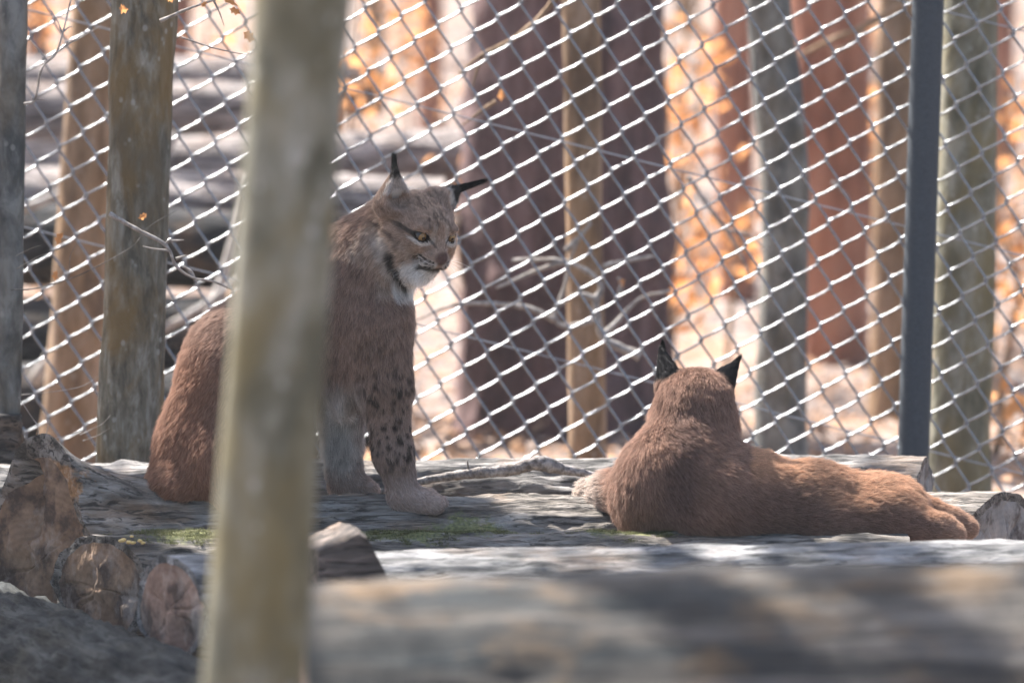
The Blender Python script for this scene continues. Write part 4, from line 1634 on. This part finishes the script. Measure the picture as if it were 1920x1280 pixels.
        dirs = ed * .8 + Fw * .25 + side * rng.normal(0, .25, m)[:, None]
        p = base[:, None, :] + (dirs * (rng.uniform(.02, .042, m))[:, None])[:, None, :] * u[None, :, None]
        tp.append(p)
        tc.append(np.tile((0.55, 0.5, 0.46), (m, 1)))
    tag(hair_object('ear_hair', np.concatenate(tp) - org, .00038, np.concatenate(tc), M_FUR, root), kind='stuff')
    for p in bt:
        tag(hair_object('ear_tuft', p - org, .0004, np.zeros((len(p), 3)), M_TUFT, root), kind='stuff')
    # whiskers
    wp = []
    for s in (-1, 1):
        for j in range(9):
            st = H(.088 - .004 * (j % 3), s * (.026 + .002 * (j % 2)), -.038 - .004 * (j // 3))
            L = rng.uniform(.05, .085)
            dr = La * s * 1.0 - Fw * rng.uniform(.15, .5) - Up * rng.uniform(.1, .7)
            dr /= np.linalg.norm(dr)
            u = np.linspace(0, 1, 6)
            wp.append(st[None] + dr[None] * (L * u)[:, None] - np.array((0, 0, 1.0))[None] * (.014 * u ** 2)[:, None])
    wp = np.array(wp)
    wh = hair_object('whiskers', wp - org, .00028, np.tile((.8, .78, .75), (len(wp), 1)), M_FUR, root)
    tag(wh, kind='stuff')
    for e, s in zip(eyes, (-1, 1)):
        eye_mesh(e - Fw * .0045 - Up * .001, Fw * .96 + La * .1 - Up * .10, Up, .0138, root, org)


build_seated()


# ---------------------------------------------------------------- lying lynx
def build_lying():
    rng = np.random.default_rng(33)
    y0 = -0.16
    f = Field((.08, -.42, -.22), (1.16, .26, .46), 0.0048)
    q = 1 / 812.0
    W = lambda px, py, y=y0: P(px, py, y)
    rt_ = np.array((1.0, 0, -.15))
    # head from behind
    f.ell(W(1304, 772, -.12), (.083, .086, .090), .04, flow=(0, -.5, -.8), length=.018)
    f.ell(W(1303, 738, -.10), (.078, .076, .054), .03, flow=(0, -.6, -.6), length=.014)
    for px in (1262, 1347):
        f.ell(W(px, 800, -.06), (.034, .055, .056), .03, flow=(0, .2, -1), length=.03)
    # neck and shoulders
    f.cone(W(1296, 805, -.13), W(1281, 888, -.18), 74 * q, 98 * q, .05, flow=(0, -.3, -1), length=.019)
    f.cone(W(1290, 885, -.18), W(1380, 945, -.18), 95 * q, 92 * q, .05, flow=rt_, length=.019)
    f.ell(W(1222, 930, -.16), (.085, .11, .125), .05, flow=(-.2, 0, -1), length=.019)
    f.ell(W(1345, 945, -.26), (.12, .08, .10), .04, flow=(.7, 0, -.6), length=.018)
    # trunk of the body
    f.cone(W(1380, 945, -.18), W(1530, 962, -.15), 92 * q, 86 * q, .05, flow=rt_, length=.019)
    f.cone(W(1530, 962, -.15), W(1660, 972, -.13), 86 * q, 70 * q, .05, flow=rt_, length=.019)
    f.ell(W(1655, 962, -.14), (.105, .135, .088), .03, flow=rt_, length=.02)
    f.ell(W(1410, 900, -.14), (.075, .07, .055), .035, flow=rt_, length=.02)
    f.ell(W(1570, 985, -.24), (.09, .05, .06), .03, flow=rt_, length=.02)
    # hind leg stretched to the side with two feet
    f.cone(W(1680, 982, -.22), W(1755, 994, -.24), 46 * q, 33 * q, .03, flow=rt_, length=.016)
    f.cone(W(1755, 996, -.24), W(1782, 1002, -.24), 31 * q, 26 * q, .012, flow=rt_, length=.011)
    f.cone(W(1690, 950, -.06), W(1785, 980, -.08), 40 * q, 27 * q, .02, flow=rt_, length=.014)
    f.cone(W(1785, 982, -.08), W(1805, 988, -.08), 27 * q, 24 * q, .012, flow=rt_, length=.010)
    for k_, (fx, fy, fz) in enumerate(((1792, 1004, -.24), (1817, 991, -.08))):
        for t_ in (-.022, -.004, .014):
            f.ell(W(fx, fy, fz + t_), (.020, .0125, .021), .006, flow=rt_, length=.009)
    # forelegs reaching forward on the left
    f.cone(W(1200, 930, -.12), W(1150, 925, .0), 52 * q, 40 * q, .04, flow=(-1, .4, 0), length=.018)
    f.cone(W(1150, 925, .0), W(1108, 925, .05), 38 * q, 26 * q, .03, flow=(-1, .3, 0), length=.02)
    ears = [(W(1258, 724, -.08), W(1240, 652, -.05)), (W(1348, 724, -.08), W(1382, 678, -.05))]
    for a, b in ears:
        ed = (b - a) / np.linalg.norm(b - a)
        f.cone(a, b, .037, .006, .014, flow=ed, length=.008, lift=.2)
        f.cone(a + np.array((0, .022, 0)) + ed * .01, b + np.array((0, .008, 0)) - ed * .01, .028, .002, .006, sub=True)
    V, F = f.surface()
    V = relax(V, F, 2, .4)
    N, area = vnormals(V, F)

    def colour(p, n):
        px, py = to_px(p)
        m = len(p)
        nz = fbm(p * 30, 3, 15)
        nf = fbm(p * 110, 3, 16)
        c = np.tile(np.array((0.295, 0.180, 0.133)), (m, 1)) * (1 + .3 * nz + .3 * nf)[:, None]
        # dark line down the nape and darker saddle
        nape = sstep(46, 12, np.abs(px - (1292 - (py - 760) * .12))) * sstep(735, 790, py) * sstep(1010, 930, py) * (n[:, 1] < .3)
        c = lerp(c, (0.13, 0.085, 0.075), nape * .6)
        sad = sstep(1330, 1420, px) * sstep(890, 940, py) * sstep(1030, 980, py)
        c = lerp(c, (0.165, 0.105, 0.088), sad * (.45 + .35 * nz))
        crest_sun = sstep(.35, .85, n[:, 2]) * (px > 1400)  # sunlight on the upper back, painted into the coat colour
        c = lerp(c, (0.50, 0.29, 0.175), crest_sun * .75)
        fl = sstep(1150, 1110, px)
        c = lerp(c, (0.55, 0.47, 0.41), fl * .8)
        face = sstep(-.02, .06, p[:, 1]) * (py < 870) * (px > 1200) * (px < 1400)
        c = lerp(c, (0.48, 0.37, 0.30), face * .7)
        ft = sstep(1740, 1800, px)
        c = lerp(c, (0.46, 0.30, 0.215), ft * .7)
        bel = sstep(.02, .10, p[:, 1]) * (px > 1420) * sstep(-.02, -.06, p[:, 2])
        c = lerp(c, (0.55, 0.5, 0.45), bel * .8)
        for a, b in ears:
            ed = (b - a) / np.linalg.norm(b - a)
            al = (p - a) @ ed
            rad = np.linalg.norm(p - a - al[:, None] * ed, axis=1)
            k = sstep(.0, .02, al) * (rad < .046)
            ec = np.tile(np.array((0.013, 0.012, 0.013)), (m, 1))
            ec[n[:, 1] > .5] = (0.20, 0.16, 0.14)
            k2 = sstep(-.018, .004, al) * (rad < .034) * (n[:, 1] < .3)
            c = lerp(c, (0.06, 0.05, 0.048), k2 * .8)
            c = c * (1 - k)[:, None] + ec * k[:, None]
        return np.clip(c, .006, .9)

    org = W(1400, 1030)
    root = empty('lynx', org, 'reddish lynx lying with its back turned, legs stretched along the logs', 'lynx')
    body = mesh('body', V - org, F, M_SKIN, root)
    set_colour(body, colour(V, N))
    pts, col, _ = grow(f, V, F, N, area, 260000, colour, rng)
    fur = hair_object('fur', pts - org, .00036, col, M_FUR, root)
    tag(fur, kind='stuff')
    n = 330
    tp = []
    for i, (a, b) in enumerate(ears):
        ed = (b - a) / np.linalg.norm(b - a)
        tip = b - ed * .004
        goal = W(1242, 634, -.04) if i == 0 else W(1391, 664, -.04)
        dd = goal - tip
        rr = rng.normal(0, .0035, (n, 3)) - ed * rng.uniform(0, .014, n)[:, None]
        le = rng.uniform(.4, 1.0, n)
        u = np.linspace(0, 1, 5)
        tp.append((tip + rr)[:, None, :] + dd[None, None] * (le[:, None] * u[None])[..., None] - rr[:, None, :] * (u * .5)[None, :, None])
    for p in tp:
        tag(hair_object('ear_tuft', p - org, .0004, np.zeros((len(p), 3)), M_TUFT, root), kind='stuff')


build_lying()


# ------------------------------------------------------------------ the bright air of the wood
def build_haze():
    lo, hi = np.array((-84.0, -15.0, -2.2)), np.array((84.0, 93.0, 30.0))
    V = [[(lo, hi)[(i >> a) & 1][a] for a in range(3)] for i in range(8)]
    F = [[0, 2, 3, 1], [4, 5, 7, 6], [0, 1, 5, 4], [2, 6, 7, 3], [0, 4, 6, 2], [1, 3, 7, 5]]
    m = bpy.data.materials.new('pale_sunlit_haze')
    m.use_nodes = True
    nt = m.node_tree
    nt.nodes.remove(nt.nodes['Principled BSDF'])
    v = nt.nodes.new('ShaderNodeVolumePrincipled')
    v.inputs['Color'].default_value = (0.95, 0.93, 0.92, 1)
    v.inputs['Density'].default_value = 0.0008
    v.inputs['Anisotropy'].default_value = 0.35
    nt.links.new(v.outputs[0], nt.nodes['Material Output'].inputs['Volume'])
    o = mesh('haze', V, F, m, smooth=False)
    tag(o, 'thin sunlit haze filling the wood', 'haze', kind='stuff')


build_haze()
